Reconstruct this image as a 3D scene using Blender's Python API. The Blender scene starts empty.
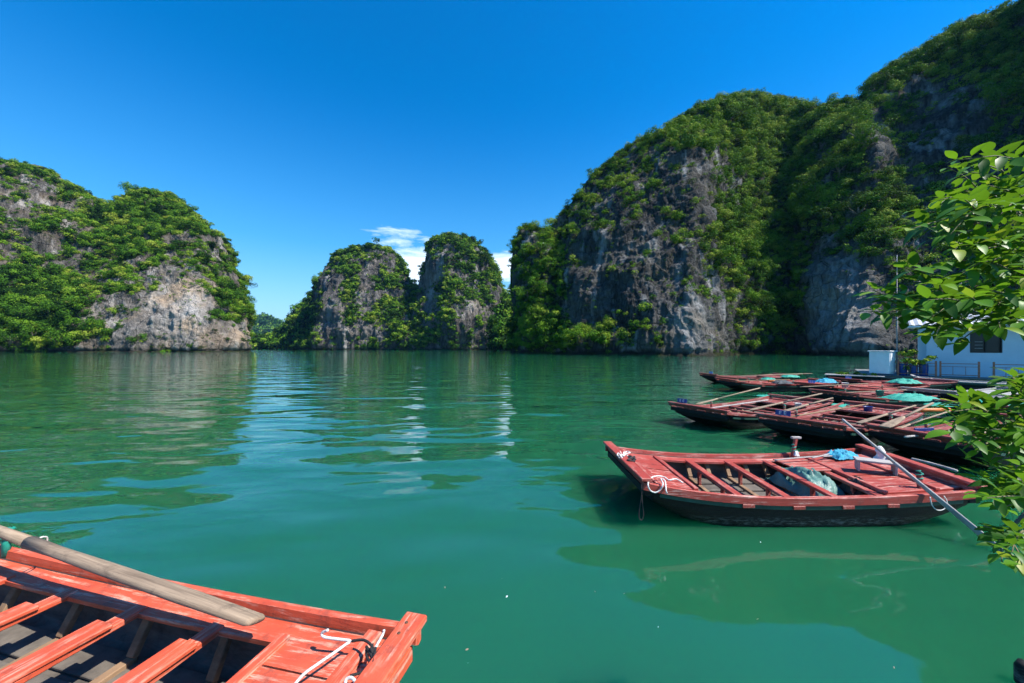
import bpy, bmesh, math, random
import numpy as np
from mathutils import Vector, Matrix

# ------------------------------------------------------------------ camera, world, sun
SC = bpy.context.scene
COL = SC.collection
F = 370.0            # focal length in pixels of a 1024 px wide picture
HOR = 348.0          # picture row of the horizon
CAMH = 2.4
cam_d = bpy.data.cameras.new("camera"); cam = bpy.data.objects.new("camera", cam_d); COL.objects.link(cam)
cam.location = (0, 0, CAMH); cam.rotation_euler = (math.radians(90), 0, 0)
cam_d.sensor_width = 36.0; cam_d.lens = 36.0 * F / 1024.0
cam_d.shift_y = (HOR - 341.5) / 1024.0
cam_d.clip_start = 0.05; cam_d.clip_end = 20000
SC.camera = cam

SUN_AZ, SUN_EL = math.radians(110), math.radians(53)
W = bpy.data.worlds.new("World"); SC.world = W; W.use_nodes = True
nt = W.node_tree; nt.nodes.clear()
def wn(t, **k):
    n = nt.nodes.new(t)
    for a, b in k.items(): setattr(n, a, b)
    return n
wo = wn('ShaderNodeOutputWorld'); wb = wn('ShaderNodeBackground'); wb.inputs[1].default_value = 0.12
sky = wn('ShaderNodeTexSky', sky_type='NISHITA'); sky.sun_disc = False
sky.sun_elevation = SUN_EL; sky.sun_rotation = SUN_AZ
sky.air_density = 1.0; sky.dust_density = 0.3; sky.ozone_density = 3.0; sky.altitude = 0
hs = wn('ShaderNodeHueSaturation'); hs.inputs['Saturation'].default_value = 1.6; hs.inputs['Hue'].default_value = .502; hs.inputs['Value'].default_value = 1.1
nt.links.new(sky.outputs[0], hs.inputs['Color'])
# thin clouds low over the far water, laid out by direction
tc = wn('ShaderNodeTexCoord'); sep = wn('ShaderNodeSeparateXYZ'); nt.links.new(tc.outputs['Generated'], sep.inputs[0])
def wm(op, a, b=None, c=None):
    n = wn('ShaderNodeMath', operation=op)
    for i, v in enumerate((a, b, c)):
        if v is None: continue
        if isinstance(v, (int, float)): n.inputs[i].default_value = v
        else: nt.links.new(v, n.inputs[i])
    return n.outputs[0]
az = wm('ARCTAN2', sep.outputs[0], sep.outputs[1]); el = wm('ARCSINE', sep.outputs[2])
cmb = wn('ShaderNodeCombineXYZ'); nt.links.new(wm('MULTIPLY', az, 14.0), cmb.inputs[0]); nt.links.new(wm('MULTIPLY', el, 60.0), cmb.inputs[1])
cn = wn('ShaderNodeTexNoise'); cn.inputs['Scale'].default_value = 1.0; cn.inputs['Detail'].default_value = 7; cn.inputs['Roughness'].default_value = .62
cn.inputs['Distortion'].default_value = .4
nt.links.new(cmb.outputs[0], cn.inputs['Vector'])
def blob(px, py, wx, wy):
    a0 = math.atan((px - 512) / F); e0 = math.atan((HOR - py) / math.hypot(F, px - 512))
    dx = wm('DIVIDE', wm('SUBTRACT', az, a0), wx / F); dy = wm('DIVIDE', wm('SUBTRACT', el, e0), wy / F)
    r = wm('ADD', wm('MULTIPLY', dx, dx), wm('MULTIPLY', dy, dy))
    return wm('MAXIMUM', wm('SUBTRACT', 1.0, r), 0.0)
m = None
for b, k in ((blob(402, 238, 46, 15), .50), (blob(420, 268, 62, 26), .85), (blob(508, 267, 48, 17), 1.1), (blob(500, 290, 34, 12), .35), (blob(640, 300, 110, 40), .3)):
    s = wm('MULTIPLY', b, k)
    m = s if m is None else wm('MAXIMUM', m, s)
hf = wm('MAXIMUM', wm('SUBTRACT', 1.0, wm('DIVIDE', wm('ABSOLUTE', el), .62)), 0.0)
hz = wn('ShaderNodeMix', data_type='RGBA'); nt.links.new(wm('MULTIPLY', wm('POWER', hf, 2.2), .95), hz.inputs[0]); nt.links.new(hs.outputs[0], hz.inputs[6]); hz.inputs[7].default_value = (1.6, 3.4, 4.7, 1)
cl = wm('MULTIPLY', wm('SUBTRACT', wm('ADD', wm('MULTIPLY', m, .75), cn.outputs[0]), .72), 1.7)
cl = wm('MULTIPLY', wm('MINIMUM', wm('MAXIMUM', cl, 0.0), .62), wm('MINIMUM', wm('MULTIPLY', m, 4.0), 1.0))
mx = wn('ShaderNodeMix', data_type='RGBA'); nt.links.new(cl, mx.inputs[0]); nt.links.new(hz.outputs[2], mx.inputs[6]); mx.inputs[7].default_value = (8.2, 8.8, 9.6, 1)
nt.links.new(mx.outputs[2], wb.inputs[0]); nt.links.new(wb.outputs[0], wo.inputs[0])

sl = bpy.data.lights.new("sun", 'SUN'); sun = bpy.data.objects.new("sun", sl); COL.objects.link(sun)
sl.energy = 4.9; sl.angle = math.radians(0.5); sl.color = (1.0, .95, .86)
SD = Vector((math.sin(SUN_AZ) * math.cos(SUN_EL), math.cos(SUN_AZ) * math.cos(SUN_EL), math.sin(SUN_EL)))
sun.rotation_euler = SD.to_track_quat('Z', 'Y').to_euler(); sun.location = (40, 0, 60)
vs = SC.view_settings; vs.view_transform = 'Standard'; vs.look = 'None'; vs.exposure = 0.82; vs.gamma = 1.0; vs.use_curve_mapping = False
SC.render.engine = 'CYCLES'; SC.cycles.use_denoising = True
try: SC.cycles.denoiser = 'OPENIMAGEDENOISE'; SC.cycles.denoising_prefilter = 'ACCURATE'
except Exception: pass
SC.cycles.max_bounces = 6; SC.cycles.diffuse_bounces = 2; SC.cycles.glossy_bounces = 3; SC.cycles.transmission_bounces = 4
SC.cycles.use_light_tree = False; SC.cycles.sample_clamp_indirect = 6

# ------------------------------------------------------------------ helpers
def P(px, py, z):
    """the point at height z that stands on picture column px and row py"""
    Y = (CAMH - z) * F / (py - HOR)
    return Vector(((px - 512) / F * Y, Y, z))
def Q(px, py, Y):
    return Vector(((px - 512) / F * Y, Y, CAMH + (HOR - py) / F * Y))

_rs = np.random.RandomState(7)
_perm = _rs.permutation(256); _perm = np.concatenate([_perm, _perm, _perm]).astype(np.int32)
_g = _rs.normal(size=(256, 3)); _g = (_g / np.linalg.norm(_g, axis=1)[:, None]).astype(np.float32)
def noise(p):
    p = np.asarray(p, np.float32); i = np.floor(p).astype(np.int32); f = p - i; i &= 255
    u = f * f * f * (f * (f * 6 - 15) + 10); out = 0
    for a in (0, 1):
        for b in (0, 1):
            for c in (0, 1):
                h = _perm[_perm[_perm[(i[:, 0] + a) & 255] + ((i[:, 1] + b) & 255)] + ((i[:, 2] + c) & 255)]
                g = _g[h]
                d = g[:, 0] * (f[:, 0] - a) + g[:, 1] * (f[:, 1] - b) + g[:, 2] * (f[:, 2] - c)
                w = (u[:, 0] if a else 1 - u[:, 0]) * (u[:, 1] if b else 1 - u[:, 1]) * (u[:, 2] if c else 1 - u[:, 2])
                out = out + d * w
    return out * 1.6
def fbm(p, o=4, g=.5, ridged=False):
    s = 0; a = 1.0; p = np.asarray(p, np.float32)
    for k in range(o):
        n = noise(p)
        s = s + a * ((.5 - np.abs(n)) * 1.6 if ridged else n); a *= g; p = p * 2.03 + 17.3
    return s
def sstep(a, b, x):
    t = np.clip((x - a) / (b - a), 0, 1); return t * t * (3 - 2 * t)

def tag(o, label=None, cat=None, group=None, kind=None):
    for k, v in (('label', label), ('category', cat), ('group', group), ('kind', kind)):
        if v: o[k] = v
    return o
def empty(name, loc, rz, label, cat, group=None):
    o = bpy.data.objects.new(name, None); COL.objects.link(o); o.location = loc; o.rotation_euler = (0, 0, rz)
    o.empty_display_size = .2
    return tag(o, label, cat, group)
def link(name, me, parent=None, mats=()):
    for m_ in mats: me.materials.append(m_)
    o = bpy.data.objects.new(name, me); COL.objects.link(o); o.parent = parent
    return o
def np_mesh(name, V, Fc, smooth=True):
    """Fc: (n,k) faces all with k corners"""
    me = bpy.data.meshes.new(name); V = np.asarray(V, np.float32); Fc = np.asarray(Fc, np.int32)
    n, k = Fc.shape
    me.vertices.add(len(V)); me.vertices.foreach_set('co', V.ravel())
    me.loops.add(n * k); me.loops.foreach_set('vertex_index', Fc.ravel())
    me.polygons.add(n); me.polygons.foreach_set('loop_start', np.arange(0, n * k, k, dtype=np.int32))
    try: me.polygons.foreach_set('loop_total', np.full(n, k, np.int32))
    except Exception: pass
    me.update(calc_edges=True)
    me.polygons.foreach_set('use_smooth', np.full(n, smooth, bool))
    return me

class MB:
    """collects shapes into one mesh"""
    def __init__(s): s.v = []; s.f = []; s.mi = []; s.sm = []
    def add(s, V, Fs, mi=0, smooth=False):
        b = len(s.v); s.v += [tuple(x) for x in V]
        for f in Fs: s.f.append(tuple(b + i for i in f)); s.mi.append(mi); s.sm.append(smooth)
    def box(s, c, size, rot=None, mi=0, bev=0.0, taper=1.0):
        hx, hy, hz = (a / 2 for a in size); c = Vector(c)
        b = min(bev, hx * .45, hy * .45, hz * .45)
        V = []
        if b <= 0:
            for z in (-1, 1):
                for x, y in ((-1, -1), (1, -1), (1, 1), (-1, 1)): V.append(Vector((x * hx, y * hy, z * hz)))
            Fs = [(3, 2, 1, 0), (4, 5, 6, 7), (0, 1, 5, 4), (1, 2, 6, 5), (2, 3, 7, 6), (3, 0, 4, 7)]
        else:
            # chamfered box: 24 verts
            idx = {}
            for sx in (-1, 1):
                for sy in (-1, 1):
                    for sz in (-1, 1):
                        for ax in range(3):
                            q = [sx * (hx - b), sy * (hy - b), sz * (hz - b)]
                            q[ax] = (sx * hx, sy * hy, sz * hz)[ax]
                            idx[(sx, sy, sz, ax)] = len(V); V.append(Vector(q))
            Fs = []
            for ax in range(3):
                o = [a for a in range(3) if a != ax]
                for sg in (-1, 1):
                    ring = []
                    for p_, q_ in ((-1, -1), (1, -1), (1, 1), (-1, 1)):
                        k = [0, 0, 0]; k[ax] = sg; k[o[0]] = p_; k[o[1]] = q_; ring.append(idx[(k[0], k[1], k[2], ax)])
                    Fs.append(tuple(ring))
            for ax in range(3):   # edges along ax
                o = [a for a in range(3) if a != ax]
                for p_ in (-1, 1):
                    for q_ in (-1, 1):
                        def K(sg, a):
                            k = [0, 0, 0]; k[ax] = sg; k[o[0]] = p_; k[o[1]] = q_; return idx[(k[0], k[1], k[2], a)]
                        Fs.append((K(-1, o[0]), K(1, o[0]), K(1, o[1]), K(-1, o[1])))
            for sx in (-1, 1):
                for sy in (-1, 1):
                    for sz in (-1, 1): Fs.append(tuple(idx[(sx, sy, sz, a)] for a in range(3)))
        if taper != 1:
            for q in V:
                if q.z > 0: q.x *= taper; q.y *= taper
        if rot is not None: V = [rot @ q for q in V]
        s.add([c + q for q in V], Fs, mi)
    def beam(s, a, b, w, h, mi=0, bev=.006, up=(0, 0, 1), w2=None):
        """a plank from a to b, w wide and h thick"""
        a = Vector(a); b = Vector(b); d = b - a; L = d.length; x = d.normalized(); up = Vector(up)
        y = up.cross(x).normalized(); z = x.cross(y)
        s.box((a + b) / 2, (L, w, h), Matrix((x, y, z)).transposed(), mi, bev)
    def tube(s, pts, r, n=8, mi=0, cap=True, flat=1.0):
        pts = [Vector(p) for p in pts]; m_ = len(pts)
        if isinstance(r, (int, float)): r = [r] * m_
        V = []; ref = Vector((0, 0, 1)); prev = None
        for i, p in enumerate(pts):
            t = (pts[min(i + 1, m_ - 1)] - pts[max(i - 1, 0)]).normalized()
            if prev is None:
                prev = t.cross(ref) if abs(t.dot(ref)) < .95 else t.cross(Vector((1, 0, 0)))
            u = (prev - t * prev.dot(t)).normalized(); prev = u; v = t.cross(u)
            for k in range(n):
                a = 2 * math.pi * k / n; V.append(p + u * math.cos(a) * r[i] + v * math.sin(a) * r[i] * flat)
        Fs = [(i * n + k, i * n + (k + 1) % n, (i + 1) * n + (k + 1) % n, (i + 1) * n + k) for i in range(m_ - 1) for k in range(n)]
        if cap: Fs += [tuple(range(n))[::-1], tuple((m_ - 1) * n + k for k in range(n))]
        s.add(V, Fs, mi, True)
    def loft(s, rings, closed=True, mi=0, smooth=True, cap=False):
        n = len(rings[0]); V = [p for r in rings for p in r]; Fs = []
        for i in range(len(rings) - 1):
            for k in range(n if closed else n - 1):
                Fs.append((i * n + k, i * n + (k + 1) % n, (i + 1) * n + (k + 1) % n, (i + 1) * n + k))
        if cap: Fs += [tuple(range(n))[::-1], tuple((len(rings) - 1) * n + k for k in range(n))]
        s.add(V, Fs, mi, smooth)
    def build(s, name, mat, parent=None):
        me = bpy.data.meshes.new(name); me.from_pydata(s.v, [], s.f)
        mats = mat if isinstance(mat, (list, tuple)) else [mat]
        for m_ in mats: me.materials.append(m_)
        me.polygons.foreach_set('material_index', s.mi); me.polygons.foreach_set('use_smooth', s.sm)
        bm = bmesh.new(); bm.from_mesh(me); bmesh.ops.recalc_face_normals(bm, faces=bm.faces); bm.to_mesh(me); bm.free()
        me.update()
        o = bpy.data.objects.new(name, me); COL.objects.link(o); o.parent = parent
        return o

# ------------------------------------------------------------------ material helper
class NM:
    def __init__(s, name):
        s.m = bpy.data.materials.new(name); s.m.use_nodes = True; s.t = s.m.node_tree; s.t.nodes.clear()
        s.out = s.t.nodes.new('ShaderNodeOutputMaterial'); s.b = s.t.nodes.new('ShaderNodeBsdfPrincipled')
        s.t.links.new(s.b.outputs[0], s.out.inputs[0])
    def n(s, t, **k):
        x = s.t.nodes.new(t)
        for a, b in k.items(): setattr(x, a, b)
        return x
    def L(s, a, b): s.t.links.new(a, b)
    def set(s, k, v):
        if hasattr(v, 'node'): s.L(v, s.b.inputs[k])
        else: s.b.inputs[k].default_value = v
    def co(s, scale=(1, 1, 1), kind='Object', rot=(0, 0, 0)):
        c = s.n('ShaderNodeTexCoord'); m_ = s.n('ShaderNodeMapping'); m_.inputs['Scale'].default_value = scale; m_.inputs['Rotation'].default_value = rot
        s.L(c.outputs[kind], m_.inputs[0]); return m_.outputs[0]
    def noise(s, vec, scale=1, detail=4, rough=.55, dist=0):
        x = s.n('ShaderNodeTexNoise'); s.L(vec, x.inputs['Vector']); x.inputs['Scale'].default_value = scale
        x.inputs['Detail'].default_value = detail; x.inputs['Roughness'].default_value = rough; x.inputs['Distortion'].default_value = dist
        return x.outputs[0]
    def ramp(s, v, stops):
        r = s.n('ShaderNodeValToRGB'); s.L(v, r.inputs[0]); e = r.color_ramp.elements
        while len(e) < len(stops): e.new(.5)
        for el_, (p, c) in zip(e, stops):
            el_.position = p; el_.color = (c, c, c, 1) if isinstance(c, (int, float)) else (*c, 1)
        return r.outputs[0]
    def mix(s, f, a, b, bt='MIX'):
        x = s.n('ShaderNodeMix', data_type='RGBA', blend_type=bt)
        for i, v in ((0, f), (6, a), (7, b)):
            if hasattr(v, 'node'): s.L(v, x.inputs[i])
            elif isinstance(v, (int, float)): x.inputs[i].default_value = v
            else: x.inputs[i].default_value = (*v, 1)
        return x.outputs[2]
    def math(s, op, a, b=0.0, clamp=False):
        x = s.n('ShaderNodeMath', operation=op); x.use_clamp = clamp
        for i, v in ((0, a), (1, b)):
            if hasattr(v, 'node'): s.L(v, x.inputs[i])
            else: x.inputs[i].default_value = v
        return x.outputs[0]
    def bump(s, h, dist=.01, strength=1.0, prev=None):
        x = s.n('ShaderNodeBump'); x.inputs['Distance'].default_value = dist; x.inputs['Strength'].default_value = strength
        s.L(h, x.inputs['Height'])
        if prev is not None: s.L(prev, x.inputs['Normal'])
        return x.outputs[0]
    def attr(s, name):
        x = s.n('ShaderNodeAttribute', attribute_name=name); return x
def plain(name, col, rough=.6, var=.25, scale=8, metal=0, bump=.003, coat=0):
    n = NM(name); v = n.noise(n.co(), scale, 5, .6)
    d = tuple(c * (1 - var) for c in col); l = tuple(min(1, c * (1 + var)) for c in col)
    n.set('Base Color', n.ramp(v, [(.3, d), (.7, l)])); n.set('Roughness', rough); n.set('Metallic', metal)
    n.set('Normal', n.bump(n.noise(n.co(), scale * 5, 4, .6), bump)); 
    return n.m

# ------------------------------------------------------------------ water
def water_material():
    n = NM('green_bay_water')
    c = n.co((1, 1, 1))
    big = n.noise(c, .03, 3, .5)
    n.set('Base Color', n.mix(big, (.009, .080, .036), (.012, .100, .048)))
    n.set('Roughness', .015); n.set('IOR', 1.55)
    n.set('Subsurface Weight', 1.0); n.set('Subsurface Radius', (.25, 1.0, .8)); n.set('Subsurface Scale', .9); n.b.subsurface_method = 'BURLEY'
    w0 = n.noise(n.co((.22, .50, 1), rot=(0, 0, .12)), 1, 2, .45, .3)
    w1 = n.noise(n.co((.42, 1.05, 1), rot=(0, 0, -.15)), 1, 2, .4, .5)
    w2 = n.noise(n.co((2.6, 4.4, 1), rot=(0, 0, .3)), 1, 2, .5, .4)
    ruff = n.ramp(n.noise(n.co((.05, .12, 1), rot=(0, 0, .1)), 1, 3, .55), [(.35, .25), (.62, 1.0)])
    # the lee of the moored boats lies almost flat
    lee = n.n('ShaderNodeVectorMath', operation='LENGTH'); n.L(n.co((.17, .26, 0)), lee.inputs[0])
    off = n.n('ShaderNodeMapping'); 
    cc = n.n('ShaderNodeTexCoord'); off.inputs['Location'].default_value = (-.75, -1.1, 0); off.inputs['Scale'].default_value = (.17, .26, 0)
    n.L(cc.outputs['Object'], off.inputs[0]); n.L(off.outputs[0], lee.inputs[0])
    ruff = n.math('MULTIPLY', ruff, n.ramp(lee.outputs['Value'], [(.35, .34), (1.0, 1)]))
    h = n.math('ADD', n.math('MULTIPLY', w0, .17), n.math('MULTIPLY', n.math('MULTIPLY', w1, .085), ruff))
    h = n.math('ADD', h, n.math('MULTIPLY', n.math('MULTIPLY', w2, .0045), ruff))
    n.set('Normal', n.bump(h, 1.0))
    return n.m
me = bpy.data.meshes.new('water')
me.from_pydata([(-6000, -300, 0), (6000, -300, 0), (6000, 9000, 0), (-6000, 9000, 0)], [], [(0, 1, 2, 3)])
tag(link('water', me, None, [water_material()]), kind='structure')

# ------------------------------------------------------------------ limestone karsts
def rock_material(name, light, dark, ochre, soil, s=1.0, white=.5):
    n = NM(name)
    c = n.co((1, 1, 1)); cv = n.co((1, 1, .22))
    base = n.ramp(n.noise(c, .22 * s, 8, .65), [(.32, dark), (.68, light)])
    streak = n.ramp(n.math('ADD', n.math('MULTIPLY', n.noise(cv, .45 * s, 6, .62), .5), n.math('MULTIPLY', n.noise(n.co((1, 1, .1)), 1.5 * s, 5, .65), .5)), [(.44, 0), (.56, 1)])
    base = n.mix(n.math('MULTIPLY', streak, .75), base, tuple(d * .35 for d in dark))
    wh = n.ramp(n.noise(n.co((1, 1, .16), rot=(0, 0, .7)), .16 * s, 5, .6), [(.53, 0), (.68, 1)])
    pale = n.math('MULTIPLY', n.attr('pale').outputs['Fac'], n.ramp(n.noise(n.co((1, 1, .13)), .7 * s, 5, .6), [(.40, .45), (.60, 1)]))
    base = n.mix(n.math('MULTIPLY', n.math('ADD', wh, pale, True), white), base, tuple(min(.7, l * 1.2 + .24) for l in light))
    och = n.ramp(n.noise(c, .09 * s, 5, .6), [(.46, 0), (.66, 1)])
    base = n.mix(n.math('MULTIPLY', och, n.math('ADD', .18, n.math('MULTIPLY', pale, .75))), base, ochre)
    crk = n.ramp(n.noise(n.co((1, 1, 2.6)), .3 * s, 7, .7), [(.30, 1), (.40, 0)])
    base = n.mix(n.math('MULTIPLY', crk, .7), base, tuple(d * .25 for d in dark))
    vo = n.n('ShaderNodeTexVoronoi', feature='DISTANCE_TO_EDGE'); dv_ = n.n('ShaderNodeMixRGB'); dv_.blend_type = 'ADD'; dv_.inputs[0].default_value = 7.0 / s
    nz = n.n('ShaderNodeTexNoise'); n.L(c, nz.inputs['Vector']); nz.inputs['Scale'].default_value = .3 * s; nz.inputs['Detail'].default_value = 8; nz.inputs['Roughness'].default_value = .7
    n.L(n.co((1, 1, .7)), dv_.inputs[1]); n.L(nz.outputs['Color'], dv_.inputs[2]); n.L(dv_.outputs[0], vo.inputs['Vector']); vo.inputs['Scale'].default_value = .28 * s
    ck = n.math('MULTIPLY', n.ramp(vo.outputs['Distance'], [(0, 1), (.045, 0)]), n.ramp(n.noise(c, .16 * s, 4, .6), [(.42, 0), (.58, 1)])); base = n.mix(n.math('MULTIPLY', ck, .55), base, tuple(d * .25 for d in dark))
    wl = n.attr('tide').outputs['Fac']
    base = n.mix(wl, base, (.03, .028, .022))
    vg = n.math('ADD', n.attr('veg').outputs['Fac'], n.math('MULTIPLY', n.math('SUBTRACT', n.noise(c, .8 * s, 5, .7), .5), 1.6), True)
    gr = n.ramp(n.noise(c, .5 * s, 5, .7), [(.3, (.012, .022, .006)), (.6, soil), (.8, (.09, .085, .03))])
    base = n.mix(vg, base, gr)
    n.set('Base Color', base); n.set('Roughness', .95); n.set('Specular IOR Level', .15)
    h = n.math('ADD', n.noise(cv, .8 * s, 8, .7), n.math('MULTIPLY', n.noise(c, 2.4 * s, 6, .7), .5)); h = n.math('SUBTRACT', h, n.math('MULTIPLY', ck, .35))
    n.set('Normal', n.bump(h, 2.2 / s, .9))
    return n.m
def leaf_mat(name, stops, trans=.12):
    n = NM(name)
    t = n.attr('tint').outputs['Fac']
    col = n.ramp(t, stops)
    n.set('Base Color', col); n.set('Roughness', .7); n.set('Specular IOR Level', .08)
    tr = n.n('ShaderNodeBsdfTranslucent'); n.L(n.mix(.35, col, (.16, .22, .01)), tr.inputs[0])
    ms = n.n('ShaderNodeMixShader'); ms.inputs[0].default_value = trans
    n.L(n.b.outputs[0], ms.inputs[1]); n.L(tr.outputs[0], ms.inputs[2]); n.L(ms.outputs[0], n.out.inputs[0])
    return n.m
LEAF = leaf_mat('hillside_foliage', [(0, (.006, .020, .003)), (.28, (.020, .062, .006)), (.52, (.060, .16, .010)), (.78, (.15, .27, .016)), (1, (.27, .33, .04))])  # darkest tones deepened to add the contrast of shadow between crowns
BARK = plain('grey_bark', (.16, .13, .10), .9, .4, 3, bump=.02)

def leaves(cen, rad, nl, size, tint, rs, squash=.9, lobes=5):
    """clumps of leaf faces for crowns: centres, radii, leaves each, face size, tint"""
    K = len(cen); nl = np.maximum(nl.astype(int), 6)
    own = np.repeat(np.arange(K), nl); N = len(own)
    lo = rs.normal(size=(K, lobes, 3)); lo /= np.linalg.norm(lo, axis=2)[..., None]
    lo[..., 2] = lo[..., 2] * .55 + .1; lo *= rs.uniform(.35, .75, (K, lobes, 1)); lo[:, 0] *= .1
    lr = rs.uniform(.34, .6, (K, lobes)); lr[:, 0] = .66
    li = rs.randint(0, lobes, N)
    d = rs.normal(size=(N, 3)); d /= np.linalg.norm(d, axis=1)[:, None]
    d[:, 2] = np.where((d[:, 2] < -.2) & (rs.rand(N) < .6), -d[:, 2], d[:, 2])
    r = lr[own, li] * rs.uniform(.55, 1.08, N) ** .6
    off = (lo[own, li] + d * r[:, None]); off[:, 2] *= squash
    pos = cen[own] + off * rad[own][:, None]
    nr = d + rs.normal(size=(N, 3)) * .32; nr[:, 2] += .15; nr /= np.linalg.norm(nr, axis=1)[:, None]
    a = np.cross(nr, rs.normal(size=(N, 3))); a /= np.linalg.norm(a, axis=1)[:, None]; b = np.cross(nr, a)
    sz = (size[own] * rs.uniform(.6, 1.35, N))[:, None]
    V = np.empty((N, 3, 3), np.float32)
    V[:, 0] = pos + a * sz; V[:, 1] = pos - a * sz * .55 + b * sz * .85; V[:, 2] = pos - a * sz * .5 - b * sz * .9
    tt = np.clip(tint[own] + rs.normal(size=N) * .09 + (li % 3 - 1) * .05, 0, 1)
    return V.reshape(-1, 3), tt
def leaf_object(name, V, tt, mat, parent=None):
    me = np_mesh(name, V, np.arange(len(V)).reshape(-1, 3), False)
    a = me.attributes.new('tint', 'FLOAT', 'FACE'); a.data.foreach_set('value', tt.astype(np.float32))
    return link(name, me, parent, [mat])

def karst(name, label, rock, sil, yb, depth_, nx, nt_, amp, seed, fol, back=.8, bare=(), lush=(), pal=(), p=1.5, relief=(), flute=1.0):
    """one limestone island: its crest is laid out by bearing and height, then given depth, a back and rough relief"""
    rs = np.random.RandomState(seed)
    px = np.linspace(sil[0][0], sil[-1][0], nx)
    ry = np.interp(px, [a for a, b in sil], [b for a, b in sil])
    Yb = np.interp(px, [a for a, b in yb], [b for a, b in yb])
    k = np.ones(9) / 9; Yb = np.convolve(np.pad(Yb, 4, 'edge'), k, 'valid')
    em = (HOR - ry) / F; e0 = -(CAMH + 2) / Yb; em = np.maximum(em, e0 * .98)
    Hh = np.maximum(em * Yb, .5); D = (np.interp(px, *zip(*depth_)) if isinstance(depth_, (list, tuple)) else depth_ * (Hh / Hh.max()) ** .7)
    t = np.concatenate([np.linspace(0, 1, nt_), 1 + np.linspace(0, 1, nt_ // 4 + 1)[1:]])[:, None]
    tf = np.clip(t, 0, 1); tb = np.clip(t - 1, 0, 1)
    yf = tf ** p
    Yd = Yb[None] + D[None] * yf
    e = e0[None] + (em - e0)[None] * (1 - (1 - tf) ** 1.3)
    Z = CAMH + e * Yd
    Z = Z * (1 - tb ** 1.6) - 3 * tb
    Yd = Yd + tb * back * D[None] * 1.2
    X = (px[None] - 512) / F * Yd
    for (rx, ryy, wx, wy, dy) in relief:         # buttresses (towards us) and gullies (away)
        g = np.exp(-((px[None] - rx) / wx) ** 2 - ((HOR - e * F - ryy) / wy) ** 2)
        Yn = Yd + dy * g * (t <= 1.0) * np.clip((1 - tf) * 4, 0, 1); Z = CAMH + (Z - CAMH) * Yn / Yd; X = X * Yn / Yd; Yd = Yn
    G = np.stack([X, Yd, Z], -1)
    du = np.gradient(G, axis=1); dv = np.gradient(G, axis=0)
    Nn = np.cross(du, dv); Nn /= np.linalg.norm(Nn, axis=2)[..., None] + 1e-9
    if Nn[nt_ // 2, nx // 2, 1] > 0: Nn = -Nn
    pt = G.reshape(-1, 3) + seed * 13.7
    a = amp
    dsp = fbm(pt / (a * 9), 3) * a * 1.3
    dsp += fbm(pt / np.array([a * 2.6, a * 2.6, a * 13]), 4, .5, True) * a * .42 * flute
    dsp += fbm(pt / np.array([a * 3, a * 3, a * 1.4]), 3, .55) * a * .18
    dsp += fbm(pt / (a * .7), 3, .55) * a * .13
    dsp += fbm(pt / np.array([a * 1.0, a * 1.0, a * 6]), 3, .5, True) * a * .22
    edge = np.minimum(np.arange(nx), np.arange(nx)[::-1]) / (nx * .03)
    dsp = dsp.reshape(X.shape) * np.clip(Hh / (a * 5), .15, 1)[None]
    # keep the crest from lifting over its line
    top = np.exp(-((t - 1) / .06) ** 2); dsp = dsp * (1 - .3 * top) - a * .15 * top
    G = G + Nn * dsp[..., None]
    notch = np.exp(-((G[..., 2] - 1.1) / .9) ** 2) * (t < 1); G = G - Nn * (notch * min(a * .35, 1.6))[..., None]
    nr, nc = X.shape
    ii = (np.arange(nr - 1)[:, None] * nc + np.arange(nc - 1)[None]).ravel()
    Fc = np.stack([ii, ii + 1, ii + nc + 1, ii + nc], 1)
    du = np.gradient(G, axis=1); dv = np.gradient(G, axis=0); N2 = np.cross(du, dv)
    ar = np.linalg.norm(N2, axis=2); N2 /= ar[..., None] + 1e-9
    if (N2[..., 1] * Nn[..., 1]).mean() < 0: N2 = -N2
    sx = 512 + G[..., 0] / G[..., 1] * F; sy = HOR - (G[..., 2] - CAMH) / G[..., 1] * F
    veg = fbm(pt / (a * 2.2) + 9, 5, .68).reshape(X.shape) * .95 + N2[..., 2] * .65 - .06
    for (cx, cy, wx, wy, k_) in bare: veg = veg - k_ * np.exp(-((sx - cx) / wx) ** 2 - ((sy - cy) / wy) ** 2)
    for (cx, cy, wx, wy, k_) in lush: veg = veg + k_ * np.exp(-((sx - cx) / wx) ** 2 - ((sy - cy) / wy) ** 2)
    veg = np.where(t > .96, veg + .3, veg)
    pale = np.zeros_like(veg)
    for (cx, cy, wx, wy, k_) in pal: pale = np.maximum(pale, k_ * np.exp(-((sx - cx) / wx) ** 2 - ((sy - cy) / wy) ** 2))
    me = np_mesh('rock', G.reshape(-1, 3), Fc, True)
    for nm, arr in (('veg', sstep(-.1, .5, veg)), ('pale', pale), ('tide', 1 - sstep(.6, 2.0, G[..., 2] + .8 * fbm(pt / 6, 2).reshape(X.shape)))):
        at = me.attributes.new(nm, 'FLOAT', 'POINT'); at.data.foreach_set('value', arr.astype(np.float32).ravel())
    i0 = int(np.argmax(Hh)); base = Vector((float(G[0, nc // 2, 0]), float(G[0, nc // 2, 1]), 0))
    o = link(name, me, None, [rock]); tag(o, label, 'cliff island')
    o['kind'] = 'structure'
    # ---- shrub and tree cover
    n_cr, r0, r1, dens, lf, ymix = fol
    vis = (N2 * -np.stack([G[..., 0], G[..., 1], G[..., 2] - CAMH], -1)).sum(-1) > -.25 * np.linalg.norm(G, axis=2)
    wgt = ar * (sstep(-.15, .45, veg) + .16 * sstep(-1.4, -.3, veg)) * ((t < 1.1)) * (G[..., 2] > .8) * vis
    wgt = np.where(sx < -60, wgt * .3, wgt); wgt = np.where(sx > 1090, wgt * .2, wgt)
    crest = np.exp(-((t - 1) / .05) ** 2)
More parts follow.
